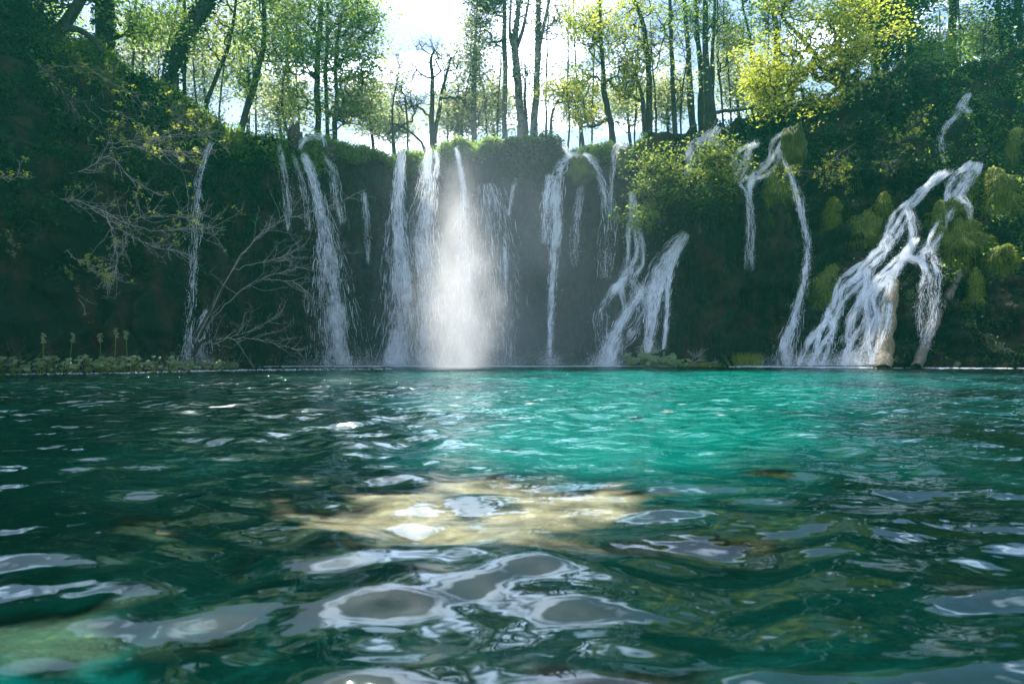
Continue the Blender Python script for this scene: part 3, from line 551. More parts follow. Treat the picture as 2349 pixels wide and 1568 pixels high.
T = [
 dict(trunk=[(112, 100, 26), (150, 50, 24), (190, -10, 22), (230, -90, 16)], Y=18.6, lab='dark leaning tree on the far left bank, its limb meeting the thick trunk', blobs=[(60, 20, 90, 60, 2), (150, -60, 150, 90, 2)], n_att=110, leaf='leaf_dark', forks=[[(142, 66, 16), (180, 68, 14), (215, 92, 12), (235, 120, 8)]]),
 dict(trunk=[(240, 130, 42), (240, 60, 38), (236, -20, 34), (240, -160, 24)], Y=20, lab='thickest trunk at upper left, wrapped in ivy and cut by the top edge', blobs=[(250, -60, 170, 110, 3), (330, 60, 60, 50, 1)], n_att=150, ivy=1500, leaf='leaf_green', lsize=.055),
 dict(trunk=[(388, 205, 34), (415, 132, 32), (467, 35, 32), (492, -20, 30), (540, -140, 20)], Y=21.6, lab='thick ivy-covered tree leaning right at upper left', blobs=[(470, -90, 150, 80, 3), (440, 90, 60, 40, .6)], n_att=120, ivy=2200, lsize=.055),
 dict(trunk=[(470, 250, 10), (495, 170, 9), (517, 100, 9), (533, -5, 7), (550, -120, 4)], Y=22.8, lab='slender trunk leaning right just right of the ivy-covered leaner', blobs=[(480, 60, 60, 90, 1), (540, -60, 90, 70, 1)], n_att=110, leaf='leaf_yellow', lpa=18),
 dict(trunk=[(547, 300, 16), (577, 205, 14), (600, 110, 11), (608, 50, 9), (603, -20, 7), (600, -120, 4)], Y=22.6, lab='curved dark trunk rising from the bank left of the three-stemmed leafy tree', blobs=[(610, 70, 80, 90, 2), (620, -60, 110, 80, 2), (570, 190, 50, 50, 1)], n_att=170, leaf='leaf_green', lpa=17),
 dict(trunk=[(422, 240, 9), (423, 100, 8), (424, 0, 7), (430, -100, 4)], Y=24, lab='straight thin trunk seen behind the leaning ivy-covered tree', blobs=[(420, 40, 60, 90, 1), (430, -60, 80, 60, 1)], n_att=80, lpa=8),
 dict(trunk=[(372, 220, 6), (383, 110, 6), (405, 0, 4), (420, -80, 3)], Y=25, lab='very thin leaning trunk between the two thick ivy trunks', blobs=[(390, 50, 50, 80, 1)], n_att=60, lpa=6),
 dict(trunk=[(303, 200, 6), (311, 60, 5), (318, -40, 4)], Y=25, lab='thin bare pole trunk right of the thickest ivy trunk', blobs=[(315, 30, 45, 80, 1)], n_att=50, lpa=6),
 dict(trunk=[(662, 325, 7), (645, 230, 6), (660, 100, 5), (650, -20, 4)], Y=25.5, lab='slim stem half hidden in leaves left of the three-stemmed tree', blobs=[(650, 180, 60, 110, 1), (660, 20, 60, 70, 1)], n_att=150, lpa=24, leaf='leaf_pale'),
 dict(trunk=[(730, 325, 15), (727, 170, 13), (733, 30, 11), (735, -110, 6)], Y=24, lab='leftmost and thickest stem of the tall light green maple group', blobs=[(700, 120, 90, 120, 3), (735, 10, 120, 80, 3), (690, 240, 60, 50, 1), (750, -80, 120, 60, 2)], n_att=280, lpa=20, leaf='leaf_green'),
 dict(trunk=[(751, 325, 10), (747, 215, 9), (749, 60, 8), (760, -80, 4)], Y=24.3, lab='middle stem of the tall light green maple group', blobs=[(800, 100, 80, 110, 3), (810, 220, 65, 70, 2), (800, -40, 90, 70, 1)], n_att=240, lpa=18, leaf='leaf_pale'),
 dict(trunk=[(762, 325, 12), (770, 220, 10), (768, 100, 8), (790, -40, 5)], Y=23.8, lab='right stem of the tall light green maple group, leafy towards the bright gap', blobs=[(830, 150, 60, 120, 2), (840, 30, 50, 60, 1), (790, 260, 60, 40, 1)], n_att=190, lpa=18, leaf='leaf_green'),
 dict(trunk=[(993, 350, 14), (990, 233, 11), (992, 180, 10), (991, 135, 7), (998, 110, 4)], Y=25, lab='bare crooked tree standing alone under the bright gap', blobs=[(960, 190, 55, 60, 2), (1010, 130, 45, 35, 1.5), (940, 230, 45, 40, 1), (985, 110, 40, 25, 1)], n_att=120, lpa=0, spread=.05),
 dict(trunk=[(999, 330, 9), (1010, 235, 8), (1022, 180, 6), (1032, 130, 4)], Y=25.3, lab='bare tree leaning right from the foot of the crooked bare tree', blobs=[(1045, 180, 40, 50, 1), (1060, 230, 40, 30, 1), (1040, 130, 30, 30, 1)], n_att=80, lpa=2, leaf='leaf_pale', spread=.05),
 dict(trunk=[(974, 345, 7), (955, 315, 6), (926, 293, 5), (900, 283, 3)], Y=24.2, lab='low bare sapling bending left out over the lip', blobs=[(915, 260, 35, 30, 1), (905, 300, 30, 20, 1), (955, 250, 20, 40, 1)], n_att=60, lpa=0, spread=-.1),
 dict(trunk=[(1086, 325, 14), (1088, 200, 12), (1091, 90, 8), (1093, 20, 5), (1095, -30, 3)], Y=25, lab='pale sparsely leafed tree right of the bright gap', blobs=[(1085, 130, 45, 80, 3), (1080, 60, 35, 40, 1), (1110, 210, 50, 50, 1), (1070, 265, 50, 30, 1)], n_att=220, lpa=12, leaf='leaf_pale', bark='bark_pale'),
 dict(trunk=[(1158, 320, 12), (1158, 150, 11), (1157, 0, 10), (1158, -160, 6)], Y=26, lab='straight tall conifer with dark needled boughs on its left', blobs=[(1115, 10, 50, 28, 2), (1110, 60, 42, 22, 1), (1150, -80, 80, 60, 2), (1125, 100, 30, 10, .5)], n_att=150, lpa=70, leaf='needle', lsize=.07, aspect=.10, crad=.22, flat=.3, spread=-.1, cat='conifer', name='conifer_tree', bark='bark_pale'),
 dict(trunk=[(1196, 320, 20), (1190, 200, 18), (1182, 105, 14), (1190, 20, 10), (1200, -100, 6)], Y=25, lab='stout mossy trunk with bare forked top right of the straight conifer', blobs=[(1190, 20, 55, 60, 2), (1200, -70, 80, 50, 2)], n_att=110, lpa=3, ivy=900, leaf='leaf_pale', bark='bark_pale', spread=.5, forks=[[(1186, 130, 9), (1170, 80, 7), (1172, 10, 5), (1165, -60, 3)], [(1186, 110, 9), (1205, 50, 7), (1214, -20, 5), (1225, -90, 3)]]),
 dict(trunk=[(1224, 320, 18), (1231, 170, 15), (1235, 60, 13), (1237, -20, 11), (1240, -150, 6)], Y=25.2, lab='tall pale forked trunk nearest the middle of the skyline', blobs=[(1265, 60, 45, 60, 2), (1250, -80, 90, 60, 2), (1285, 20, 30, 40, 1)], n_att=110, lpa=3, ivy=500, leaf='leaf_pale', bark='bark_pale', spread=.5, forks=[[(1232, 130, 9), (1250, 50, 8), (1266, -20, 6), (1280, -90, 3)]]),
 dict(trunk=[(1208, 320, 8), (1206, 240, 7), (1202, 180, 4)], Y=24.6, lab='short thin stem squeezed between two stout pale trunks', blobs=[(1208, 170, 18, 30, 1)], n_att=24, lpa=8, leaf='leaf_pale'),
 dict(trunk=[(1263, 320, 7), (1266, 275, 6), (1273, 247, 6), (1284, 230, 4)], Y=24.5, lab='small bent tree between the pale trunk and the wide-branching tree', blobs=[(1290, 215, 30, 22, 1), (1262, 200, 20, 30, .5)], n_att=40, lpa=14, leaf='leaf_yellow'),
 dict(trunk=[(1404, 330, 16), (1394, 255, 14), (1383, 183, 12), (1379, 90, 9), (1376, 0, 7), (1375, -80, 4)], Y=24.3, lab='wide-branching yellow-green tree at right of centre above the knobs', blobs=[(1340, 60, 55, 60, 3), (1390, 90, 60, 80, 2), (1330, 200, 80, 60, 2), (1430, 170, 60, 60, 2), (1330, 275, 60, 20, 1)], n_att=300, lpa=15, leaf='leaf_yellow', spread=.0),
 dict(trunk=[(1490, 315, 17), (1487, 170, 14), (1478, 70, 11), (1452, -10, 9), (1430, -100, 5)], Y=24.6, lab='dark trunk that bends left near the top, beside a leaning twin', blobs=[(1450, 30, 70, 50, 2), (1520, 110, 50, 50, 1), (1450, -70, 100, 60, 2), (1440, 110, 50, 40, 1)], n_att=190, lpa=9, leaf='leaf_yellow', spread=.1),
 dict(trunk=[(1481, 315, 11), (1470, 230, 9), (1458, 175, 7), (1448, 150, 4)], Y=24.4, lab='thinner leaning twin joined to the bending dark trunk', blobs=[(1445, 150, 35, 30, 1), (1440, 215, 45, 40, 1)], n_att=80, lpa=18, leaf='leaf_yellow'),
 dict(trunk=[(1548, 305, 12), (1544, 170, 10), (1538, 60, 9), (1534, -20, 7), (1530, -120, 4)], Y=25, lab='straight dark nearly bare trunk left of the trunk cluster', blobs=[(1535, 50, 60, 60, 1), (1560, 190, 40, 50, .6), (1530, -60, 80, 50, 1)], n_att=130, lpa=3, spread=.3),
 dict(trunk=[(1592, 305, 18), (1584, 200, 15), (1577, 90, 11), (1570, -10, 9), (1560, -120, 5)], Y=24.4, lab='leftmost trunk of the dark cluster above the forking white water', blobs=[(1575, 40, 40, 70, 1), (1570, -70, 70, 60, 1)], n_att=80, lpa=5, spread=.6),
 dict(trunk=[(1606, 305, 16), (1606, 180, 13), (1600, 60, 10), (1594, -30, 8), (1590, -120, 4)], Y=24.8, lab='second trunk from the left in the dark trunk cluster', blobs=[(1600, 30, 40, 70, 1), (1600, -70, 70, 60, 1)], n_att=70, lpa=5, spread=.6),
 dict(trunk=[(1628, 300, 30), (1624, 230, 22), (1620, 120, 14), (1617, 0, 11), (1618, -120, 5)], Y=24.2, lab='thick flared trunk at the heart of the dark trunk cluster', blobs=[(1625, 30, 50, 70, 1), (1630, -70, 80, 60, 1)], n_att=90, lpa=6, spread=.6),
 dict(trunk=[(1640, 290, 12), (1636, 180, 10), (1634, 80, 8), (1640, -20, 6), (1650, -100, 3)], Y=24.6, lab='rightmost slender stem of the dark trunk cluster', blobs=[(1650, 60, 40, 80, 1), (1660, -50, 60, 60, 1)], n_att=80, lpa=8, spread=.6),
 dict(trunk=[(1658, 280, 5), (1650, 180, 5), (1645, 60, 4), (1648, -40, 3)], Y=26, lab='thin pole stem just right of the trunk cluster', blobs=[(1665, 120, 40, 80, 1)], n_att=70, lpa=16, leaf='leaf_pale'),
 dict(trunk=[(1728, 260, 7), (1726, 150, 6), (1710, 30, 5), (1700, -60, 3)], Y=26, lab='thin stem leaning left behind the big yellow tree', blobs=[(1710, 90, 55, 90, 1), (1700, -40, 60, 50, 1)], n_att=150, lpa=16, leaf='leaf_green'),
 dict(trunk=[(1794, 250, 18), (1784, 160, 16), (1776, 60, 13), (1774, -40, 10), (1770, -130, 5)], Y=26, lab='dark upright trunk showing through the left of the yellow tree', blobs=[(1780, 20, 70, 70, 1), (1770, -80, 90, 50, 1)], n_att=130, lpa=20, leaf='leaf_green'),
 dict(trunk=[(1962, 235, 18), (1940, 205, 16), (1900, 157, 12), (1852, 95, 9), (1800, 40, 6), (1780, 0, 4)], Y=26.4, lab='big bright yellow-leafed tree leaning left over the right-hand falls', dYc=-4.6, blobs=[(1850, 60, 140, 80, 3), (1780, 165, 85, 60, 3), (1910, 130, 100, 90, 3), (2030, 60, 70, 70, 1), (1770, 240, 50, 40, 1.2), (1740, 200, 40, 30, .6), (1940, 30, 80, 60, 2), (1850, -60, 130, 60, 1), (1860, 225, 80, 28, 1.2), (1960, 120, 60, 80, 1.5)], n_att=640, lpa=22, crad=.2, leaf='leaf_yellow', lsize=.05, Yr=1.5, spread=.1),
 dict(trunk=[(1930, 240, 9), (1928, 100, 8), (1931, -20, 6), (1930, -100, 4)], Y=25, lab='thin upright trunk behind the leaning yellow tree', blobs=[(1940, 50, 60, 80, 1), (1950, -60, 80, 50, 1)], n_att=120, lpa=24, leaf='leaf_green'),
 dict(trunk=[(2008, 240, 20), (2005, 100, 18), (2000, -20, 14), (2000, -130, 8)], Y=25.5, lab='broad dark trunk right of the yellow tree', blobs=[(2010, 50, 70, 80, 2), (2000, -60, 110, 60, 1)], n_att=190, lpa=30, leaf='leaf_green'),
 dict(trunk=[(2034, 240, 16), (2028, 110, 14), (2026, -20, 10), (2025, -120, 5)], Y=24.6, lab='leafy trunk directly above the darkest part of the right slope', blobs=[(2050, 110, 60, 70, 2), (2060, 10, 70, 60, 2)], n_att=190, lpa=30, leaf='leaf_dark'),
 dict(trunk=[(2086, 220, 18), (2087, 80, 15), (2087, -30, 12), (2090, -130, 6)], Y=25.2, lab='dark trunk at the left edge of the right-hand sky opening', blobs=[(2100, 60, 60, 60, 2), (2110, -50, 90, 60, 2), (2110, 140, 35, 30, .5)], n_att=170, lpa=26, leaf='leaf_green'),
 dict(trunk=[(2188, 190, 22), (2186, 90, 19), (2183, -20, 15), (2180, -130, 8)], Y=26, lab='thick trunk in the middle of the right-hand sky opening', blobs=[(2170, -10, 80, 50, 2), (2200, -80, 100, 60, 2), (2225, 60, 50, 40, .6)], n_att=130, lpa=12, leaf='leaf_green'),
 dict(trunk=[(2212, 190, 6), (2204, 80, 5), (2196, -30, 4)], Y=26.5, lab='thin curved stem touching the thick trunk in the right-hand opening', blobs=[(2230, 50, 40, 70, 1)], n_att=60, lpa=6, leaf='leaf_green'),
 dict(trunk=[(2298, 170, 10), (2292, 70, 9), (2286, -30, 7), (2280, -110, 4)], Y=25.5, lab='leaning slim trunk second from the right edge', blobs=[(2270, 60, 60, 60, 1), (2290, -50, 80, 50, 1)], n_att=120, lpa=12, leaf='leaf_green'),
 dict(trunk=[(2345, 160, 18), (2338, 60, 16), (2332, -40, 12), (2330, -130, 6)], Y=24.5, lab='dark trunk on the very right edge of the view', blobs=[(2320, 40, 50, 70, 2), (2340, -50, 90, 50, 2), (2330, 120, 40, 30, 1)], n_att=150, lpa=30, leaf='leaf_dark'),
 dict(trunk=[(20, 60, 30), (10, -40, 26), (0, -140, 16)], Y=18.2, lab='dense dark tree mass filling the upper left corner', blobs=[(0, -20, 90, 90, 3), (-80, -60, 150, 120, 2), (20, 60, 50, 50, 1)], n_att=220, lpa=40, leaf='leaf_dark', lsize=.07),
]
# farther trees
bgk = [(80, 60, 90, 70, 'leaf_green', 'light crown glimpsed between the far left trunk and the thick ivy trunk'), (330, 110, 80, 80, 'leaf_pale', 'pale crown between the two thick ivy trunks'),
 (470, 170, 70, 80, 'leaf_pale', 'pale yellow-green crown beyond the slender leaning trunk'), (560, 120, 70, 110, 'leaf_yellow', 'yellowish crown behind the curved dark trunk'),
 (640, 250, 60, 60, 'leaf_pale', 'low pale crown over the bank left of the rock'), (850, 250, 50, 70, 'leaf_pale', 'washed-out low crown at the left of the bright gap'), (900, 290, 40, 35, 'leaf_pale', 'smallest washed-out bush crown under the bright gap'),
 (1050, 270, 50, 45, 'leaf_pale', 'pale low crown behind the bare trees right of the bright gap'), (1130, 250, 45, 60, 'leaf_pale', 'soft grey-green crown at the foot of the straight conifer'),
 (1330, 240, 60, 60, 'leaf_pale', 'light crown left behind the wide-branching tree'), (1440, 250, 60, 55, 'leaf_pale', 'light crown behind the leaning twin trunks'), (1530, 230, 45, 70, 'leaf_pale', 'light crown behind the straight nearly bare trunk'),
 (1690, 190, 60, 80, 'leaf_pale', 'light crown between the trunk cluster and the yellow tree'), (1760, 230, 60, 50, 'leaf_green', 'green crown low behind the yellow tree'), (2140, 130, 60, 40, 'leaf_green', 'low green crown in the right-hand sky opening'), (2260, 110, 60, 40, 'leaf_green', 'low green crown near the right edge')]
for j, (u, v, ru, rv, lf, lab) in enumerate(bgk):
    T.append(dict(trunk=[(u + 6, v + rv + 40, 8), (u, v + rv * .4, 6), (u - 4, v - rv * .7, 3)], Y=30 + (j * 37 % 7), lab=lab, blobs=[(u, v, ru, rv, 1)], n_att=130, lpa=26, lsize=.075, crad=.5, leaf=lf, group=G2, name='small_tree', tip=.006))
SAPL = ['left of the thickest ivy-wrapped trunk', 'just right of the thickest ivy-wrapped trunk', 'left of the thick ivy-covered leaning tree', 'right of the foot of the ivy-covered leaning tree', 'beside the slender leaning trunk', 'against the curved dark trunk',
 'left of the three-stemmed maple group', 'low at the left edge of the bright sky gap', 'short, between the sky gap edge and the crooked bare tree', 'right of the crooked bare tree', 'left of the pale sparsely leafed tree', 'left of the straight tall conifer', 'almost touching the straight tall conifer',
 'right of the tall pale forked trunk', 'right of the small bent tree', 'left of the wide-branching yellow-green tree', 'behind the wide-branching yellow-green tree', 'left of the dark trunk that bends left', 'right of the dark trunk that bends left', 'right of the straight dark bare trunk',
 'right of the dark trunk cluster', 'behind the left edge of the big yellow tree', 'left in the right-hand sky opening', 'right in the right-hand sky opening']
NT = len(T); rs = np.random.default_rng(321)
for k in range(24):
    u = [150, 285, 350, 445, 505, 590, 680, 905, 940, 1030, 1062, 1120, 1140, 1248, 1300, 1335, 1360, 1462, 1512, 1562, 1680, 1745, 2130, 2250][k] + rs.uniform(-6, 6); ln_ = rs.uniform(-28, 28); top = rs.uniform(-60, 120)
    if 850 < u < 1080: top = rs.uniform(120, 200)
    T.append(dict(trunk=[(u, 345, 5), (u + ln_ * .3, 230, 4.2), (u + ln_ * .7, (230 + top) / 2, 3.4), (u + ln_, top, 2)], Y=27 + rs.uniform(0, 5), lab='thin nearly bare sapling ' + SAPL[k], blobs=[(u + ln_ * .8, (top + 150) / 2, 34, 70, 1), (u + ln_ * .3, 220, 28, 40, .5)],
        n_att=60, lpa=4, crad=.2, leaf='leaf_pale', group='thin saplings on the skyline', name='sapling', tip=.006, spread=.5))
for k, t_ in enumerate(T):
    u0 = t_['trunk'][0][0]
    if t_['Y'] > 23.5 and k < 42 and 'dYc' not in t_:
        t_['Y'] += 5.0 if u0 > 1560 else 2.2 if u0 > 960 else 0
        if u0 > 1560: t_['blobs'] = [(b[0], max(b[1], -62), b[2], min(b[3], 60), b[4] * (2 if b[1] < -30 else 1)) for b in t_['blobs']]; t_['lsize'] = .07
    if k < 42 and (u0 < 700 or u0 > 1560): t_['blobs'] = t_['blobs'] + [(t_['trunk'][-1][0], -150 if u0 < 700 else -95, 150, 80 if u0 < 700 else 45, sum(b[4] for b in t_['blobs']) * .45)]; t_['n_att'] = int(t_['n_att'] * 1.3)
    tree(seed=k, **t_)

# ------------------------------------------------------------------ shrubs on the cliff
def shrub(u, v, ru, rv, Y, lab, n, leaf, seed, lpa=30, name='shrub', group='shrubs on the falls', **kw):
    r = np.random.default_rng(seed); bl = [(u + r.uniform(-.6, .6) * ru, v + r.uniform(-.8, .65) * rv, ru * r.uniform(.2, .38), rv * r.uniform(.14, .26), 1) for _ in range(10)] + [(u, v, ru * .4, rv * .55, 1)]
    return tree([(u + 5, v + rv, 8), (u, v + rv * .3, 6), (u - 2, v - rv * .5, 3)], Y, lab, bl, leaf, n, lpa, .045, .16, 'shrub', name, group, seed=seed, tip=.005, Yr=.55, **kw)
shrub(1508, 428, 60, 86, 20.9, 'bright green shrub on the falls, left of a matching pair', 130, 'leaf_fresh', 301)
shrub(1640, 400, 50, 68, 21.2, 'bright green shrub on the falls, right of a matching pair', 110, 'leaf_fresh', 302)
shrub(1600, 495, 60, 40, 21.2, 'darker drooping bush hanging below the pair of bright shrubs', 90, 'leaf_dark', 303, lpa=40)
shrub(1480, 508, 30, 30, 20.9, 'small leafy tuft hanging below the left bright shrub', 30, 'leaf_green', 304, lpa=40)

# ------------------------------------------------------------------ ground cover (uncountable foliage)
def scatter(name, n, urange, vfun, mat, size, thick, label, seed, up=.3, nmask=None, aspect=.7, droop=None, out=.05, mat2=None):
    if mat2: mat = M[mat2]
    r = np.random.default_rng(seed); nv = TV.reshape(-1, 3)
    us = (nv[:, 0] / nv[:, 1]) * FPX + 1174.5; vs = 808 - (nv[:, 2] - CAMH) / nv[:, 1] * FPX
    m = (us > urange[0]) & (us < urange[1]) & vfun(us, vs, nv)
    if nmask is not None: m &= fbm(nv * nmask[0] + seed, 3) > nmask[1]
    idx = np.nonzero(m)[0]
    if not len(idx): print('EMPTY', name); return
    k = idx[r.integers(0, len(idx), n)]; c = nv[k] + r.normal(0, thick, (n, 3)); c[:, 1] -= out + np.abs(r.normal(0, thick, n)); c[:, 2] = np.maximum(c[:, 2], .05)
    v, f = leaves(c, np.full(n, size), aspect, up, r, droop)
    return tag(link(name, mesh(name, v, f, mat, False)), label, kind='stuff')
lipv = lambda u: np.interp(u, LIP[:, 0], LIP[:, 2])
scatter('lip_foliage', 40000, (740, 1480), lambda u, v, n: (v < lipv(u) + 26 + 34 * pnoise(np.stack([u / 70, u * 0, u * 0], 1))) & (n[:, 1] < 26), M['leaf_green'], .035, .07, 'low leafy plants crowding the lip of the middle falls', 1)
scatter('hanging_foliage', 16000, (1160, 1280), lambda u, v, n: (v < 420) & (v > 300) & (n[:, 1] < 24), M['leaf_dark'], .06, .12, 'broad leaves hanging down the wall right of the mist', 2)
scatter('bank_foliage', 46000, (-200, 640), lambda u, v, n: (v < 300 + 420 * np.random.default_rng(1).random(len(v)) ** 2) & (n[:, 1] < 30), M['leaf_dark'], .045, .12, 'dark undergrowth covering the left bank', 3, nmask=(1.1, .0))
scatter('bank_foliage', 24000, (80, 760), lambda u, v, n: (v < lipv(u) + 60) & (n[:, 1] < 28), M['leaf_green'], .045, .16, 'sunlit leaves along the crest of the left bank', 4, nmask=(.8, -.1))
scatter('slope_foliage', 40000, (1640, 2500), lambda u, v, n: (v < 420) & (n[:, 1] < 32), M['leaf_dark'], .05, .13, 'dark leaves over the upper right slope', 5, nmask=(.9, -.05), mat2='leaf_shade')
scatter('slope_foliage', 14000, (2150, 2500), lambda u, v, n: (v < 640), M['leaf_green'], .045, .12, 'greener leaves down the right edge of the slope', 6, nmask=(1.0, .05))
scatter('wall_moss', 30000, (500, 2349), lambda u, v, n: (v > 330) & (v < 815) & (n[:, 1] < 25), M['leaf_dark'], .022, .03, 'short dark moss on the shaded cliff wall', 7, nmask=(1.3, .2), droop=.6)

scatter('hanging_roots', 26000, (480, 2349), lambda u, v, n: (v > 325) & (v < 800) & (n[:, 1] < 25), M['hang'], .11, .04, 'thin hanging roots and wet strands on the cliff wall', 17, nmask=(1.2, .0), aspect=.06, droop=.94, up=.0)
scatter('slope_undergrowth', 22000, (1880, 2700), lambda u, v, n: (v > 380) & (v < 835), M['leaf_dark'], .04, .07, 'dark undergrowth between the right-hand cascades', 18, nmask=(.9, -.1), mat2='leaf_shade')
# ------------------------------------------------------------------ moss mounds
def moss(u, v, ru, rv, lab, lean=0, n=2600, seed=0, depth=None, fringe=.48):
    r = np.random.default_rng(seed + 500); h, _ = hit(u, v); Y = (h.y if depth is None else depth) - .12
    c = np.array(P(u, v, Y)); a, b_ = px(ru * 1.15, Y), px(rv * 1.25, Y); root = thing('moss_mound', c - np.array([0, 0, b_]), lab, 'moss', 'moss mounds on the right-hand falls')
    nu, nv = 18, 20; th = np.linspace(0, 2 * np.pi, nu, endpoint=False); ph = np.linspace(.05, math.pi - .05, nv)
    U3 = np.stack([np.sin(ph)[:, None] * np.cos(th)[None], np.sin(ph)[:, None] * np.sin(th)[None], np.cos(ph)[:, None] * np.ones(nu)[None]], -1).reshape(-1, 3)
    lumps = [(0, 0, 1.0, 1.0)] + [(r.uniform(-.9, .9), r.uniform(-1.1, .1), r.uniform(.35, .6), r.uniform(.4, .8)) for _ in range(3 if n > 2000 else 1)]
    def shape(d, lp):
        tp = 1 - .55 * np.clip(-d[:, 2], 0, 1); ox, oz, sx_, sz_ = lp
        q = np.stack([c[0] + ox * a + d[:, 0] * a * tp * sx_ + lean * px(1, Y) * (d[:, 2] * sz_ + oz), c[1] + d[:, 1] * min(a, .5) * tp * sx_ + .15, c[2] + (oz + d[:, 2] * sz_) * b_], -1)
        return q + d * (.5 * a * sx_ * fbm(q * 2.4 + seed, 3))[:, None]
    i = np.arange(nv - 1)[:, None] * nu + np.arange(nu)[None]; j = np.arange(nv - 1)[:, None] * nu + (np.arange(nu)[None] + 1) % nu
    gb = Geo()
    for lp in lumps: gb.add(shape(U3, lp), np.stack([i, j, j + nu, i + nu], -1).reshape(-1, 4))
    mb_ = gb.build('mound_body', M['moss_body'], root)
    d = r.normal(size=(n, 3)); d /= np.linalg.norm(d, axis=1)[:, None]; keep = d[:, 1] < .45; d = d[keep]; n = len(d)
    base = np.zeros((n, 3)); pick = r.choice(len(lumps), n, p=np.array([l[2] * l[3] for l in lumps]) / sum(l[2] * l[3] for l in lumps))
    for q_ in range(len(lumps)): base[pick == q_] = shape(d[pick == q_], lumps[q_])
    ln = r.uniform(.04, fringe, n)[:, None] * (.5 + .5 * np.clip(.6 - d[:, 2:3], 0, 1))
    m1 = base + d * ln * .45 + np.array([0, 0, -.25]) * ln; m2 = base + d * ln * .55 + np.array([0, 0, -1.0]) * ln
    sdv = np.cross(d, r.normal(size=(n, 3))); sdv /= np.linalg.norm(sdv, axis=1)[:, None]; w = r.uniform(.004, .009, n)[:, None]
    v = np.stack([base - sdv * w, base + sdv * w, m1 + sdv * w * .8, m1 - sdv * w * .8, m2], 1).reshape(-1, 3); i = np.arange(n)[:, None] * 5
    f = np.concatenate([np.hstack([i, i + 1, i + 2]), np.hstack([i, i + 2, i + 3]), np.hstack([i + 3, i + 2, i + 4])])
    s = link('moss_blades', mesh('moss_blades', v, f, M['moss'], False), root); s['kind'] = 'stuff'
M['moss_body'] = bark_mat('moss_body', (.015, .025, .006), (.07, .09, .012), (.16, .17, .025), scale=7, bump=.9)
MM = [(1790, 455, 30, 58, 'tall rounded moss column right of the bright sliding waterfall', 4, 4200), (1764, 495, 12, 50, 'thin hanging moss strip left of the tall moss column', 0, 1500), (1918, 482, 12, 26, 'small bright moss tuft alone on the dark wall', 0, 1200),
 (1975, 555, 42, 50, 'broad moss mound at the upper left of the long diagonal cascade', 8, 4500), (1900, 690, 34, 62, 'lowest left moss mound beside the foot of the diagonal cascade', 12, 4500), (2034, 478, 12, 32, 'dim moss knob above the broad mound', 0, 1200),
 (1968, 410, 14, 34, 'dim moss strip highest on the dark wall', 0, 1200), (2180, 490, 36, 26, 'moss cap right of the broad white cascade', 10, 2800), (2158, 560, 12, 78, 'long hanging moss beard below the moss cap', 4, 3000),
 (2215, 575, 46, 50, 'largest moss mound above the leaning log', 8, 5200), (2186, 625, 14, 46, 'moss fringe hanging at the top end of the leaning log', 0, 1600), (2246, 705, 13, 72, 'long yellow moss tongue hanging on the dark right wall', 0, 3000), (2306, 450, 26, 52, 'bright grassy moss near the right edge', -8, 3200),
 (2240, 430, 9, 32, 'narrow moss streak left of the grassy moss near the edge', 0, 1200), (2302, 590, 22, 24, 'moss clump with grey roots dangling near the right edge', 0, 1800), (2330, 350, 16, 44, 'moss streak highest by the right edge', 8, 1600), (1716, 400, 10, 22, 'mossy knob inside the short foaming cascade', 0, 900)]
for k, (u, v, ru, rv, lab, lean, n) in enumerate(MM): moss(u, v, ru, rv, lab, lean, n, k)

# ------------------------------------------------------------------ logs, rocks
def log(pts, Y0, Y1, lab, mat, k=16, bump=.35, name='log', cat='log', knots=0):
    n = 40; a = catmull([(u, v, w) for u, v, w in pts], n); Ys = np.linspace(Y0, Y1, n)
    C = np.array([P(u, v, y) for (u, v, w), y in zip(a, Ys)]); rad = np.array([px(w, y) / 2 for (u, v, w), y in zip(a, Ys)])
    root = thing(name, (C[0][0], C[0][1], 0), lab, cat); v, f = tube(C, rad, k, bump, 5); link('trunk', mesh('trunk', v, f, M[mat]), root); return root, C, rad
hy = min(hit(2035, 800)[0].y, hit(2020, 830)[0].y)
lg, C_, r_ = log([(2024, 846, 36), (2030, 800, 34), (2036, 740, 32), (2042, 690, 32), (2046, 660, 26), (2050, 640, 18)], hy - .5, hit(2046, 650)[0].y - .2, 'upright pale tufa-crusted log standing in the water among the cascades', 'tufa')
lg2, C_, r_ = log([(2102, 845, 22), (2112, 815, 24), (2128, 775, 22), (2146, 735, 20), (2170, 690, 18), (2196, 638, 16), (2206, 610, 10)], hit(2105, 835)[0].y - .6, hit(2200, 620)[0].y - .25, 'wet log leaning right against the largest moss mound', 'log')
def rock(u, v, ru, rv, Y, lab, seed, mat='stone', dep=None):
    c = np.array(P(u, v, Y)); a, b_ = px(ru, Y), px(rv, Y); nu, nv = 28, 22; th = np.linspace(0, 2 * np.pi, nu, endpoint=False); ph = np.linspace(.03, math.pi - .03, nv)
    nn = np.stack([np.sin(ph)[:, None] * np.cos(th)[None], np.sin(ph)[:, None] * np.sin(th)[None], np.cos(ph)[:, None] * np.ones(nu)[None]], -1).reshape(-1, 3)
    V = c + nn * np.array([a, dep or (a + b_) / 2, b_]) * (1 + .45 * fbm(nn * 1.6 + seed, 4, .6))[:, None]
    i = np.arange(nv - 1)[:, None] * nu + np.arange(nu)[None]; j = np.arange(nv - 1)[:, None] * nu + (np.arange(nu)[None] + 1) % nu
    return tag(link('rock', mesh('rock', V, np.stack([i, j, j + nu, i + nu], -1).reshape(-1, 4), M[mat])), lab, 'rock')
rock(677, 318, 15, 34, 22.3, 'dark upright boulder standing on the lip between two small falls', 3)
rock(718, 342, 22, 26, 22.5, 'rounded wet rock with foam arching over it', 5)
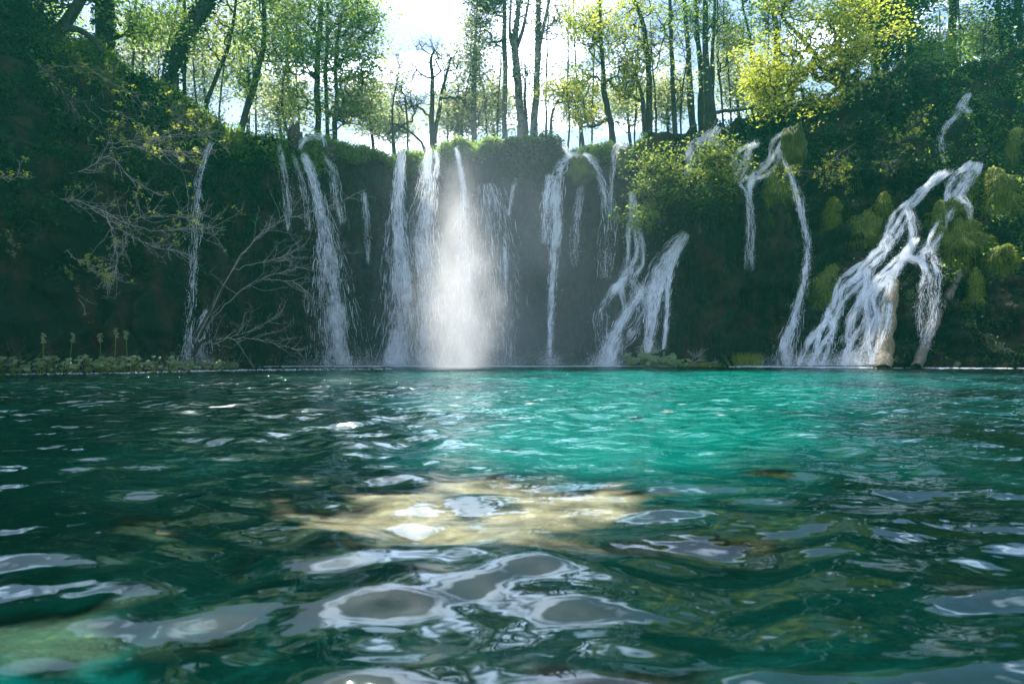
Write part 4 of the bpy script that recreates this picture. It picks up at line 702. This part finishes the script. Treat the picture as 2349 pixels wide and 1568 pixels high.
rock(757, 348, 16, 18, 22.4, 'small rounded rock right of the foam arch', 8)
rock(1333, 392, 26, 32, 22.3, 'arched mossy knob split by the long narrow waterfall', 9, 'moss_body')
rock(1428, 372, 20, 32, 22.6, 'dark lip knob circled by the thin looping waterfall', 12, 'moss_body')
rock(1005, 372, 20, 18, 22.5, 'low knob where the bright spreading waterfall starts', 14, 'moss_body')
rock(1820, 340, 24, 46, 23.0, 'smooth mossy boulder right of the bright sliding waterfall', 17, 'moss_body')
#rock(1500, 790, 50, 55, 21.4, 'dark wet boulder behind the plants at the foot of the falls', 21, 'stone')
rock(2060, 760, 70, 80, 21.6, 'dark boulder behind the upright tufa log', 25, 'moss_body')

# ------------------------------------------------------------------ overhanging branches
def branch(paths, Y, lab, name='overhanging_branch', cat='branch', group='bare branches reaching over the left bank', mat='twig_pale', leafp=.0, seed=0, subs=26, base_r=.013, sublen=(25, 90), dY=.6, leafmat='leaf_yellow', root=None):
    r = np.random.default_rng(seed + 900); main = []; g = Geo(); leafc = []
    for k, path in enumerate(paths):
        n = 26; a = catmull([(q[0], q[1]) for q in path], n); Yo = Y + (r.normal(0, .25) if k else 0) + np.linspace(0, -dY * r.random(), n)
        C = np.array([P(u, v, y) for (u, v), y in zip(a, Yo)]); C += .02 * r.normal(size=C.shape); rad = np.linspace(base_r if k == 0 else base_r * .55, .0045, n)
        if root is None: root = thing(name, C[0], lab, cat, group)
        v, f = tube(C, rad, 6); bo = link('bough', mesh('bough', v, f, M[mat]), root)
        span = max(np.linalg.norm(C[-1] - C[0]), .3)
        for s in range(subs):
            i = int(r.uniform(.2, 1) * (n - 1)); d = C[min(i + 1, n - 1)] - C[max(i - 1, 0)]; d /= np.linalg.norm(d); d = d + r.normal(0, .5, 3) * np.array([1, .8, 1]); d /= np.linalg.norm(d)
            L_ = px(r.uniform(*sublen), Y); m = 7; pts = [C[i]]
            for q in range(m): d = d + r.normal(0, .18, 3); d[2] += .03; d /= np.linalg.norm(d); pts.append(pts[-1] + d * L_ / m)
            pts = np.array(pts); rr = np.linspace(.0065, .0025, m + 1); g.add(*prisms(pts[:-1], pts[1:], rr[:-1], rr[1:], 3))
            for q in range(3, m + 1):
                if r.random() < .8:
                    e = r.normal(size=3); e[2] = abs(e[2]); e = e / np.linalg.norm(e) * L_ * r.uniform(.12, .3); g.add(*prisms([pts[q]], [pts[q] + e], [.004], [.002], 3))
                    if r.random() < leafp: leafc.append(pts[q] + e)
            if r.random() < leafp: leafc.append(pts[-1])
    g.build('twigs', M[mat], root)['kind'] = 'stuff'
    if leafc:
        c = np.repeat(np.array(leafc), 7, 0); c = c + r.normal(0, .035, c.shape); v, f = leaves(c, np.full(len(c), .035), .6, .4, r); lo = link('young_leaves', mesh('young_leaves', v, f, M[leafmat], False), root); lo['kind'] = 'stuff'
    return root
branch([[(90, 400), (135, 455), (200, 468), (290, 510), (360, 530), (450, 525), (515, 520)], [(130, 448), (210, 480), (300, 500), (390, 495), (470, 488)], [(200, 468), (270, 520), (340, 560), (420, 580)], [(240, 480), (262, 545), (270, 600), (255, 635)]], 16.2, 'long pale budding branch sweeping right across the left bank', leafp=.08, seed=1, subs=36)
branch([[(120, 400), (190, 392), (250, 358), (300, 410), (380, 452)], [(245, 330), (330, 318), (420, 310), (495, 306)], [(250, 340), (330, 335), (400, 352), (480, 352)]], 16.6, 'upper pale branch arching under the leafy crest of the left bank', leafp=.08, seed=2, subs=26)
branch([[(110, 520), (130, 560), (150, 610), (170, 660), (200, 725)], [(150, 575), (200, 610), (245, 640)]], 15.8, 'thin drooping twig low on the left bank', leafp=.3, seed=3, subs=12, sublen=(15, 55))
branch([[(0, 565), (25, 570), (24, 583)], [(-30, 400), (20, 410), (60, 400)]], 14.6, 'short twig entering at the left edge', leafp=.15, seed=4, subs=10, sublen=(15, 50))
branch([[(230, 250), (280, 262), (340, 300), (400, 340), (470, 380)], [(190, 240), (260, 300), (320, 330)], [(330, 230), (400, 260), (450, 290), (520, 310)]], 17.2, 'leafy spray hanging from the crest of the left bank', leafp=.18, seed=5, subs=34, mat='twig')
branch([[(100, 150), (200, 160), (290, 210), (350, 250)], [(60, 120), (120, 180), (180, 260)]], 17.2, 'dim leafy spray high on the left bank', leafp=.15, seed=6, subs=30, mat='twig')
lt = branch([[(425, 846), (445, 790), (480, 725), (520, 640), (560, 575), (620, 520), (700, 490), (775, 465), (842, 436)], [(560, 580), (590, 545), (640, 505), (660, 480)], [(480, 740), (560, 660), (640, 625), (720, 610), (790, 560)], [(600, 640), (680, 650), (720, 690), (760, 680)],
  [(440, 815), (480, 782), (540, 770), (600, 750), (640, 715)], [(470, 790), (560, 775), (640, 790), (690, 805)], [(530, 620), (600, 600), (650, 590), (700, 560)]], 18.2, 'leaning dead tree at the shore reaching right in front of the falls', 'dead_tree', 'dead tree', None, seed=7, subs=20, base_r=.017, dY=.5, mat='twig_pale')
v, f = tube(catmull([P(422, 850, 18.25), P(447, 785, 18.2), P(480, 722, 18.2), P(515, 650, 18.15)], 24), np.linspace(.13, .05, 24), 10, .2, 5); link('trunk', mesh('trunk', v, f, M['wet_wood']), lt)
v, f = tube(catmull([P(438, 822, 18.1), P(455, 792, 18.0), P(478, 776, 17.95), P(498, 782, 17.9)], 16), np.linspace(.06, .025, 16), 8, .2, 5); link('limb', mesh('limb', v, f, M['wet_wood']), lt)
branch([[(1205, 832), (1240, 815), (1265, 795), (1305, 786)], [(1215, 832), (1260, 820), (1305, 815)], [(1180, 820), (1215, 815), (1240, 822)]], 20.6, 'dead twiggy branch lying in the water at the foot of the narrow fall', seed=8, group=None, subs=14, sublen=(12, 34), base_r=.015, name='fallen_branch', mat='twig')
branch([[(1570, 838), (1600, 828), (1640, 832)], [(1585, 840), (1595, 818), (1610, 812)]], 21.2, 'tangle of dry twigs on the waterline left of the grass tuft', seed=9, group=None, subs=16, sublen=(10, 26), base_r=.012, name='fallen_branch', mat='twig_pale')
branch([[(1950, 335), (1920, 360), (1880, 390), (1820, 392)], [(1950, 335), (1935, 380), (1925, 400)], [(2010, 317), (2050, 325), (2085, 315)]], 21.6, 'leafy low bough over the dark hollow right of the bending fall', seed=10, group=None, subs=18, leafp=.6, name='low_bough', mat='twig')
branch([[(1640, 258), (1720, 250), (1800, 250), (1950, 247)]], 23.5, 'horizontal mossy bough crossing above the right-hand falls', seed=12, group=None, subs=10, leafp=.5, name='low_bough', mat='bark', base_r=.07)

# ------------------------------------------------------------------ shore plants
def plant(u, Y, lab, n, seed, size=.16, h=.35, spread=.45, stalks=2, name='butterbur_plant', mat='butterbur', group='broad-leaved plants along the left shore'):
    r = np.random.default_rng(seed + 1500); x = (u - 1174.5) / FPX * Y; g = max(0.0, 0.0); base = np.array([x, Y, g]); root = thing(name, base, lab, 'plant', group)
    st = Geo(); lv = Geo()
    for k in range(n):
        o = np.append(r.normal(0, spread, 2) * np.array([1, .5]), 0); tipp = base + o + np.array([r.normal(0, .05), -.1 * r.random(), h * r.uniform(.25, 1)]); b0 = base + o * .75 - np.array([0, 0, .05])
        st.add(*prisms([b0], [tipp], [.006], [.004], 3))
        s = size * r.uniform(.5, 1.1); m = 9; th = np.linspace(.35, 2 * math.pi - .35, m); nr_ = np.array([r.normal(0, .35), -.5 + r.normal(0, .3), 1.0]); nr_ /= np.linalg.norm(nr_); a, b = basis(nr_[None]); a, b = a[0], b[0]
        ph = r.random() * 6.28; rad = s * (1 + .1 * np.sin(th * 5))
        ring = tipp + a * (rad * np.cos(th + ph))[:, None] + b * (rad * np.sin(th + ph))[:, None] - nr_ * (s * .18 * (1 + .5 * np.sin(th * 3)))[:, None]
        v = np.vstack([tipp, ring]); link('leaf', mesh('leaf', v, np.array([(0, j, j + 1) for j in range(1, m)]), M[mat], False), root)
    st.build('stems', M['moss'], root)['kind'] = 'stuff'
    for s in range(stalks):
        b0 = base + np.array([r.normal(0, spread * .7), -.1, 0]); hh = r.uniform(.55, .95) * (h / .35); tp = b0 + np.array([r.normal(0, .05), 0, hh]); q = Geo(); q.add(*prisms([b0], [tp], [.006], [.004], 4)); so = q.build('flower_stalk', M['moss'], root)
        c = tp + np.stack([r.normal(0, .022, 60), r.normal(0, .022, 60), -r.random(60) * .2], 1); v, f = leaves(c, np.full(60, .018), .8, .3, r); fo = link('seed_head', mesh('seed_head', v, f, M['blossom'], False), so); fo.location = (0, 0, 0)
    return root
PL = [(10, 13.6, 'clump of broad leaves at the very left edge of the shore'), (90, 14.0, 'broad-leaved clump second from the left edge, with a tall seed stalk'), (125, 14.2, 'broad-leaved clump third from the left edge, with its own seed stalk'), (190, 14.4, 'low broad-leaved clump without stalks between taller clumps'), (240, 14.6, 'whitish glinting broad-leaved clump with two stalks'), (275, 14.9, 'bright broad-leaved clump left of the bent twig'),
      (325, 15.2, 'yellow-green clump beside the bent twig'), (365, 15.6, 'sparse clump right of the bent twig'), (405, 16.2, 'clump at the foot of the leaning dead tree'), (445, 16.8, 'clump hiding the base of the thin leftmost waterfall'), (480, 17.6, 'last low clump at the right tip of the shore'), (515, 18.4, 'tiny clump trailing into open water')]
for k, (u, Y, lab) in enumerate(PL): plant(u, Y, lab, [44, 12, 30, 10, 44, 40, 22, 12, 30, 16, 20, 8][k], k, stalks=[0, 1, 1, 0, 2, 0, 1, 0, 0, 0, 0, 0][k], size=.07 if k < 8 else .06, h=.38 if k < 8 else .25, spread=.28)
plant(1490, 20.9, 'yellow-green broad-leaved clump with three flower stalks in front of the falls', 34, 50, size=.17, h=.42, spread=.38, stalks=3, group=None)
plant(1535, 20.8, 'lower leafy clump right beside the one with flower stalks', 22, 51, size=.13, h=.28, spread=.3, stalks=1, group=None)
def grass(u, v, w, h, Y, lab, n, seed):
    r = np.random.default_rng(seed + 1700); b = np.array(P(u, v, Y)); b[2] = 0; root = thing('grass_tuft', b, lab, 'grass')
    o = r.normal(0, .5, (n, 3)) * np.array([px(w, Y) / 2, .12, 0]); p0 = b + o; tip_ = p0 + np.stack([o[:, 0] * .5 + r.normal(0, .05, n), r.normal(0, .05, n), px(h, Y) * r.uniform(.5, 1, n)], 1); mid = (p0 + tip_) / 2 + np.array([0, 0, .04])
    w_ = np.array([.006, 0, 0]); v_ = np.stack([p0 - w_, p0 + w_, mid + w_ * .8, mid - w_ * .8, tip_], 1).reshape(-1, 3); i = np.arange(n)[:, None] * 5
    f = np.concatenate([np.hstack([i, i + 1, i + 2]), np.hstack([i, i + 2, i + 3]), np.hstack([i + 3, i + 2, i + 4])]); s = link('grass_blades', mesh('grass_blades', v_, f, M['moss'], False), root); s['kind'] = 'stuff'
grass(1714, 838, 52, 38, 21.0, 'upright green grass tuft at the waterline right of the dry twigs', 420, 1)
grass(1610, 838, 90, 12, 21.3, 'low straw-coloured grass along the waterline left of the tuft', 300, 2)
grass(2092, 838, 10, 42, 20.2, 'narrow green tuft between the two logs', 120, 3)
# tangle of undergrowth along the left shore
r = np.random.default_rng(66); n = 420; u_ = r.uniform(-80, 540, n); Y_ = np.interp(u_, [-80, 540], [13.4, 18.6]) + r.normal(0, .2, n); c = np.stack([(u_ - 1174.5) / FPX * Y_, Y_, np.full(n, .02)], 1)
d_ = np.stack([r.normal(0, .4, n), r.normal(0, .2, n), np.abs(r.normal(0, .22, n))], 1); g = Geo(); g.add(*prisms(c, c + d_, np.full(n, .007), np.full(n, .003), 3)); g.add(*prisms(c + d_, c + d_ * 1.5 + r.normal(0, .1, (n, 3)), np.full(n, .003), np.full(n, .002), 3))
tag(g.build('shore_tangle', M['twig']), 'tangle of dry stems along the left shore', kind='stuff')
n = 9000; u_ = r.uniform(-200, 545, n); Y_ = np.interp(u_, [-200, 545], [12.6, 18.9]) + np.abs(r.normal(0, .5, n)); c = np.stack([(u_ - 1174.5) / FPX * Y_, Y_, np.abs(r.normal(0, .16, n)) * np.interp(u_, [300, 545], [1, .4]) + .03], 1)
v, f = leaves(c, np.full(n, .035), .7, .7, r); tag(link('shore_undergrowth', mesh('shore_undergrowth', v, f, M['leaf_green'], False)), 'small mixed leaves along the left shore', kind='stuff')

# ------------------------------------------------------------------ foam and floating bubbles
def foam(n, uu, YY_, s0, s1, lab, seed, name='foam'):
    r = np.random.default_rng(seed); u_ = uu(r, n); Y_ = YY_(r, n, u_); c = np.stack([(u_ - 1174.5) / FPX * Y_, Y_, np.full(n, .012)], 1); s = r.uniform(s0, s1, n)
    k = 6; th = np.arange(k) * 2 * np.pi / k; ring = np.stack([np.cos(th), np.sin(th), np.zeros(k)], 1)
    v = np.concatenate([(c + np.stack([0 * s, 0 * s, s * .7], 1))[:, None], c[:, None] + ring[None] * s[:, None, None] * r.uniform(.7, 1.4, (n, k, 1))], 1).reshape(-1, 3)
    f = (np.array([(0, 1 + j, 1 + (j + 1) % k) for j in range(k)])[None] + (np.arange(n) * (k + 1))[:, None, None]).reshape(-1, 3)
    tag(link(name, mesh(name, v, f, M['foam'])), lab, kind='stuff')
FEET = np.array([(p_[-1][0], max(p_[-1][2], 30)) for pth, _, _ in FALLS for p_ in pth if p_[-1][1] > 800])
def fy(r, n, u):
    b = np.interp(u, [500, 640, 1480, 1760, 1967, 2190, 2349], [19.6, 21.5, 21.6, 20.8, 19.7, 19.0, 18.8]); return b - np.abs(r.normal(0, .28, n)) * (.5 + pnoise(np.stack([u / 25, u * 0, u * 0], 1)).clip(-.4, 1)) - .1
def fu(lo, hi):
    ft = FEET[(FEET[:, 0] > lo) & (FEET[:, 0] < hi)]
    def g(r, n):
        k = r.integers(0, len(ft), n); u = ft[k, 0] + r.normal(0, .7, n) * ft[k, 1]; w = r.random(n) < .08; return np.where(w, r.uniform(lo, hi, n), u)
    return g
foam(6500, fu(640, 1560), fy, .006, .035, 'foam line below the middle falls', 1)
foam(6500, fu(1760, 2200), fy, .008, .045, 'foam line below the right-hand falls', 2)
foam(500, fu(400, 520), lambda r, n, u: 18.7 + r.random(n) * .5, .006, .02, 'foam at the foot of the thin leftmost fall', 5)
foam(350, lambda r, n: r.uniform(2190, 2349, n), fy, .01, .035, 'thin foam along the right shore', 3)
foam(900, lambda r, n: r.uniform(-20, 900, n), lambda r, n, u: np.interp(u, [0, 300, 560, 900], [13.2, 14.2, 16.5, 17.5]) + np.abs(r.normal(0, .7, n)), .006, .022, 'glinting bubbles drifting off the left shore', 4, 'floating_bubbles')

# ------------------------------------------------------------------ air: haze box that lifts dark tones, mist, spray shaped as a sunbeam
def box(name, lo, hi, mat):
    lo, hi = np.array(lo, float), np.array(hi, float); v = np.array([(x, y, z) for x in (lo[0], hi[0]) for y in (lo[1], hi[1]) for z in (lo[2], hi[2])])
    f = np.array([(0, 1, 3, 2), (4, 6, 7, 5), (0, 4, 5, 1), (2, 3, 7, 6), (0, 2, 6, 4), (1, 5, 7, 3)]); return link(name, mesh(name, v, f, mat, False))
m, t = newmat('lift_haze_air'); out = N(t, 'ShaderNodeOutputMaterial'); vol = N(t, 'ShaderNodeVolumePrincipled'); vol.inputs['Density'].default_value = .0007; vol.inputs['Color'].default_value = (.12, 1.0, .72, 1); vol.inputs['Anisotropy'].default_value = .35  # added green-tinted volume that raises the dark tones
t.links.new(vol.outputs[0], out.inputs['Volume'])
tag(box('lift_haze', (-70, -10, -3), (70, 86, 26), m), 'greenish volume added over the whole lake to lift the dark tones', kind='stuff')
def mist_mat(name, build, color, dens, g=.3):
    m, t = newmat(name); out = N(t, 'ShaderNodeOutputMaterial'); vol = N(t, 'ShaderNodeVolumePrincipled'); vol.inputs['Color'].default_value = (*color, 1); vol.inputs['Anisotropy'].default_value = g
    tcn = N(t, 'ShaderNodeTexCoord'); se = N(t, 'ShaderNodeSeparateXYZ'); t.links.new(tcn.outputs['Object'], se.inputs[0])
    def mth(op, a, b=None, c=None, clamp=False):
        n = N(t, 'ShaderNodeMath', operation=op, use_clamp=clamp)
        for k, x in enumerate((a, b, c)):
            if x is None: continue
            if isinstance(x, (int, float)): n.inputs[k].default_value = x
            else: t.links.new(x, n.inputs[k])
        return n.outputs[0]
    d = build(t, mth, se.outputs['X'], se.outputs['Y'], se.outputs['Z'], tcn.outputs['Object'])
    t.links.new(mth('MULTIPLY', d, dens), vol.inputs['Density']); t.links.new(vol.outputs[0], out.inputs['Volume']); return m
def gaus(mth, x, x0, s):
    e = mth('DIVIDE', mth('SUBTRACT', x, x0), s); return mth('EXPONENT', mth('MULTIPLY', mth('MULTIPLY', e, e), -1.0))
def noise(t, mth, vec, sc, lo, hi, zs=1.0):
    mp = N(t, 'ShaderNodeMapping'); mp.inputs['Scale'].default_value = (1, 1, zs); t.links.new(vec, mp.inputs[0])
    n = N(t, 'ShaderNodeTexNoise', Scale=sc, Detail=5.0, Roughness=.6); t.links.new(mp.outputs[0], n.inputs['Vector'])
    mr = N(t, 'ShaderNodeMapRange'); mr.inputs['From Min'].default_value = .3; mr.inputs['From Max'].default_value = .7; mr.inputs['To Min'].default_value = lo; mr.inputs['To Max'].default_value = hi
    t.links.new(n.outputs['Fac'], mr.inputs['Value']); return mr.outputs[0]
def b1(t, mth, x, y, z, vec):
    zf = mth('SUBTRACT', 1.0, mth('DIVIDE', z, 8.0), clamp=True)
    return mth('MULTIPLY', mth('MULTIPLY', gaus(mth, x, -.6, 3.4), mth('POWER', zf, .9)), mth('MULTIPLY', gaus(mth, y, 20.2, 2.2), noise(t, mth, vec, .55, .35, 1.5)))
def b2(t, mth, x, y, z, vec):
    w = mth('MULTIPLY_ADD', gaus(mth, z, 1.7, 2.0), .40, .36)
    zf = mth('MULTIPLY_ADD', z, -1 / 5.2, 1.0, clamp=True)
    xn = mth('ADD', x, mth('MULTIPLY', noise(t, mth, vec, .9, -1, 1), .28))
    core = gaus(mth, xn, -1.34, w)
    return mth('MULTIPLY', mth('MULTIPLY', mth('POWER', core, 1.3), mth('POWER', zf, .8)), mth('MULTIPLY', gaus(mth, y, 16.8, 1.2), noise(t, mth, vec, 2.2, .25, 1.7, .55)))
tag(box('mist', (-7.5, 15.2, .03), (6.5, 22.6, 8.0), mist_mat('mist_air', b1, (.76, .85, 1.0), .068)), 'bluish mist drifting in front of the middle falls', kind='stuff')
tag(box('beam_spray', (-3.7, 14.6, .05), (1.1, 19.6, 5.6), mist_mat('beam_spray_air', b2, (1.0, .975, .94), .62)), 'spray thickened into the column shape of a sunbeam over the water', kind='stuff')  # the sunbeam's shape is put into the spray density
print('TRIS', sum(sum(len(pp.vertices) - 2 for pp in []) for _ in [0]), sum(len(m_.loops) - 2 * len(m_.polygons) for m_ in bpy.data.meshes), 'OBJ', len(bpy.data.objects))
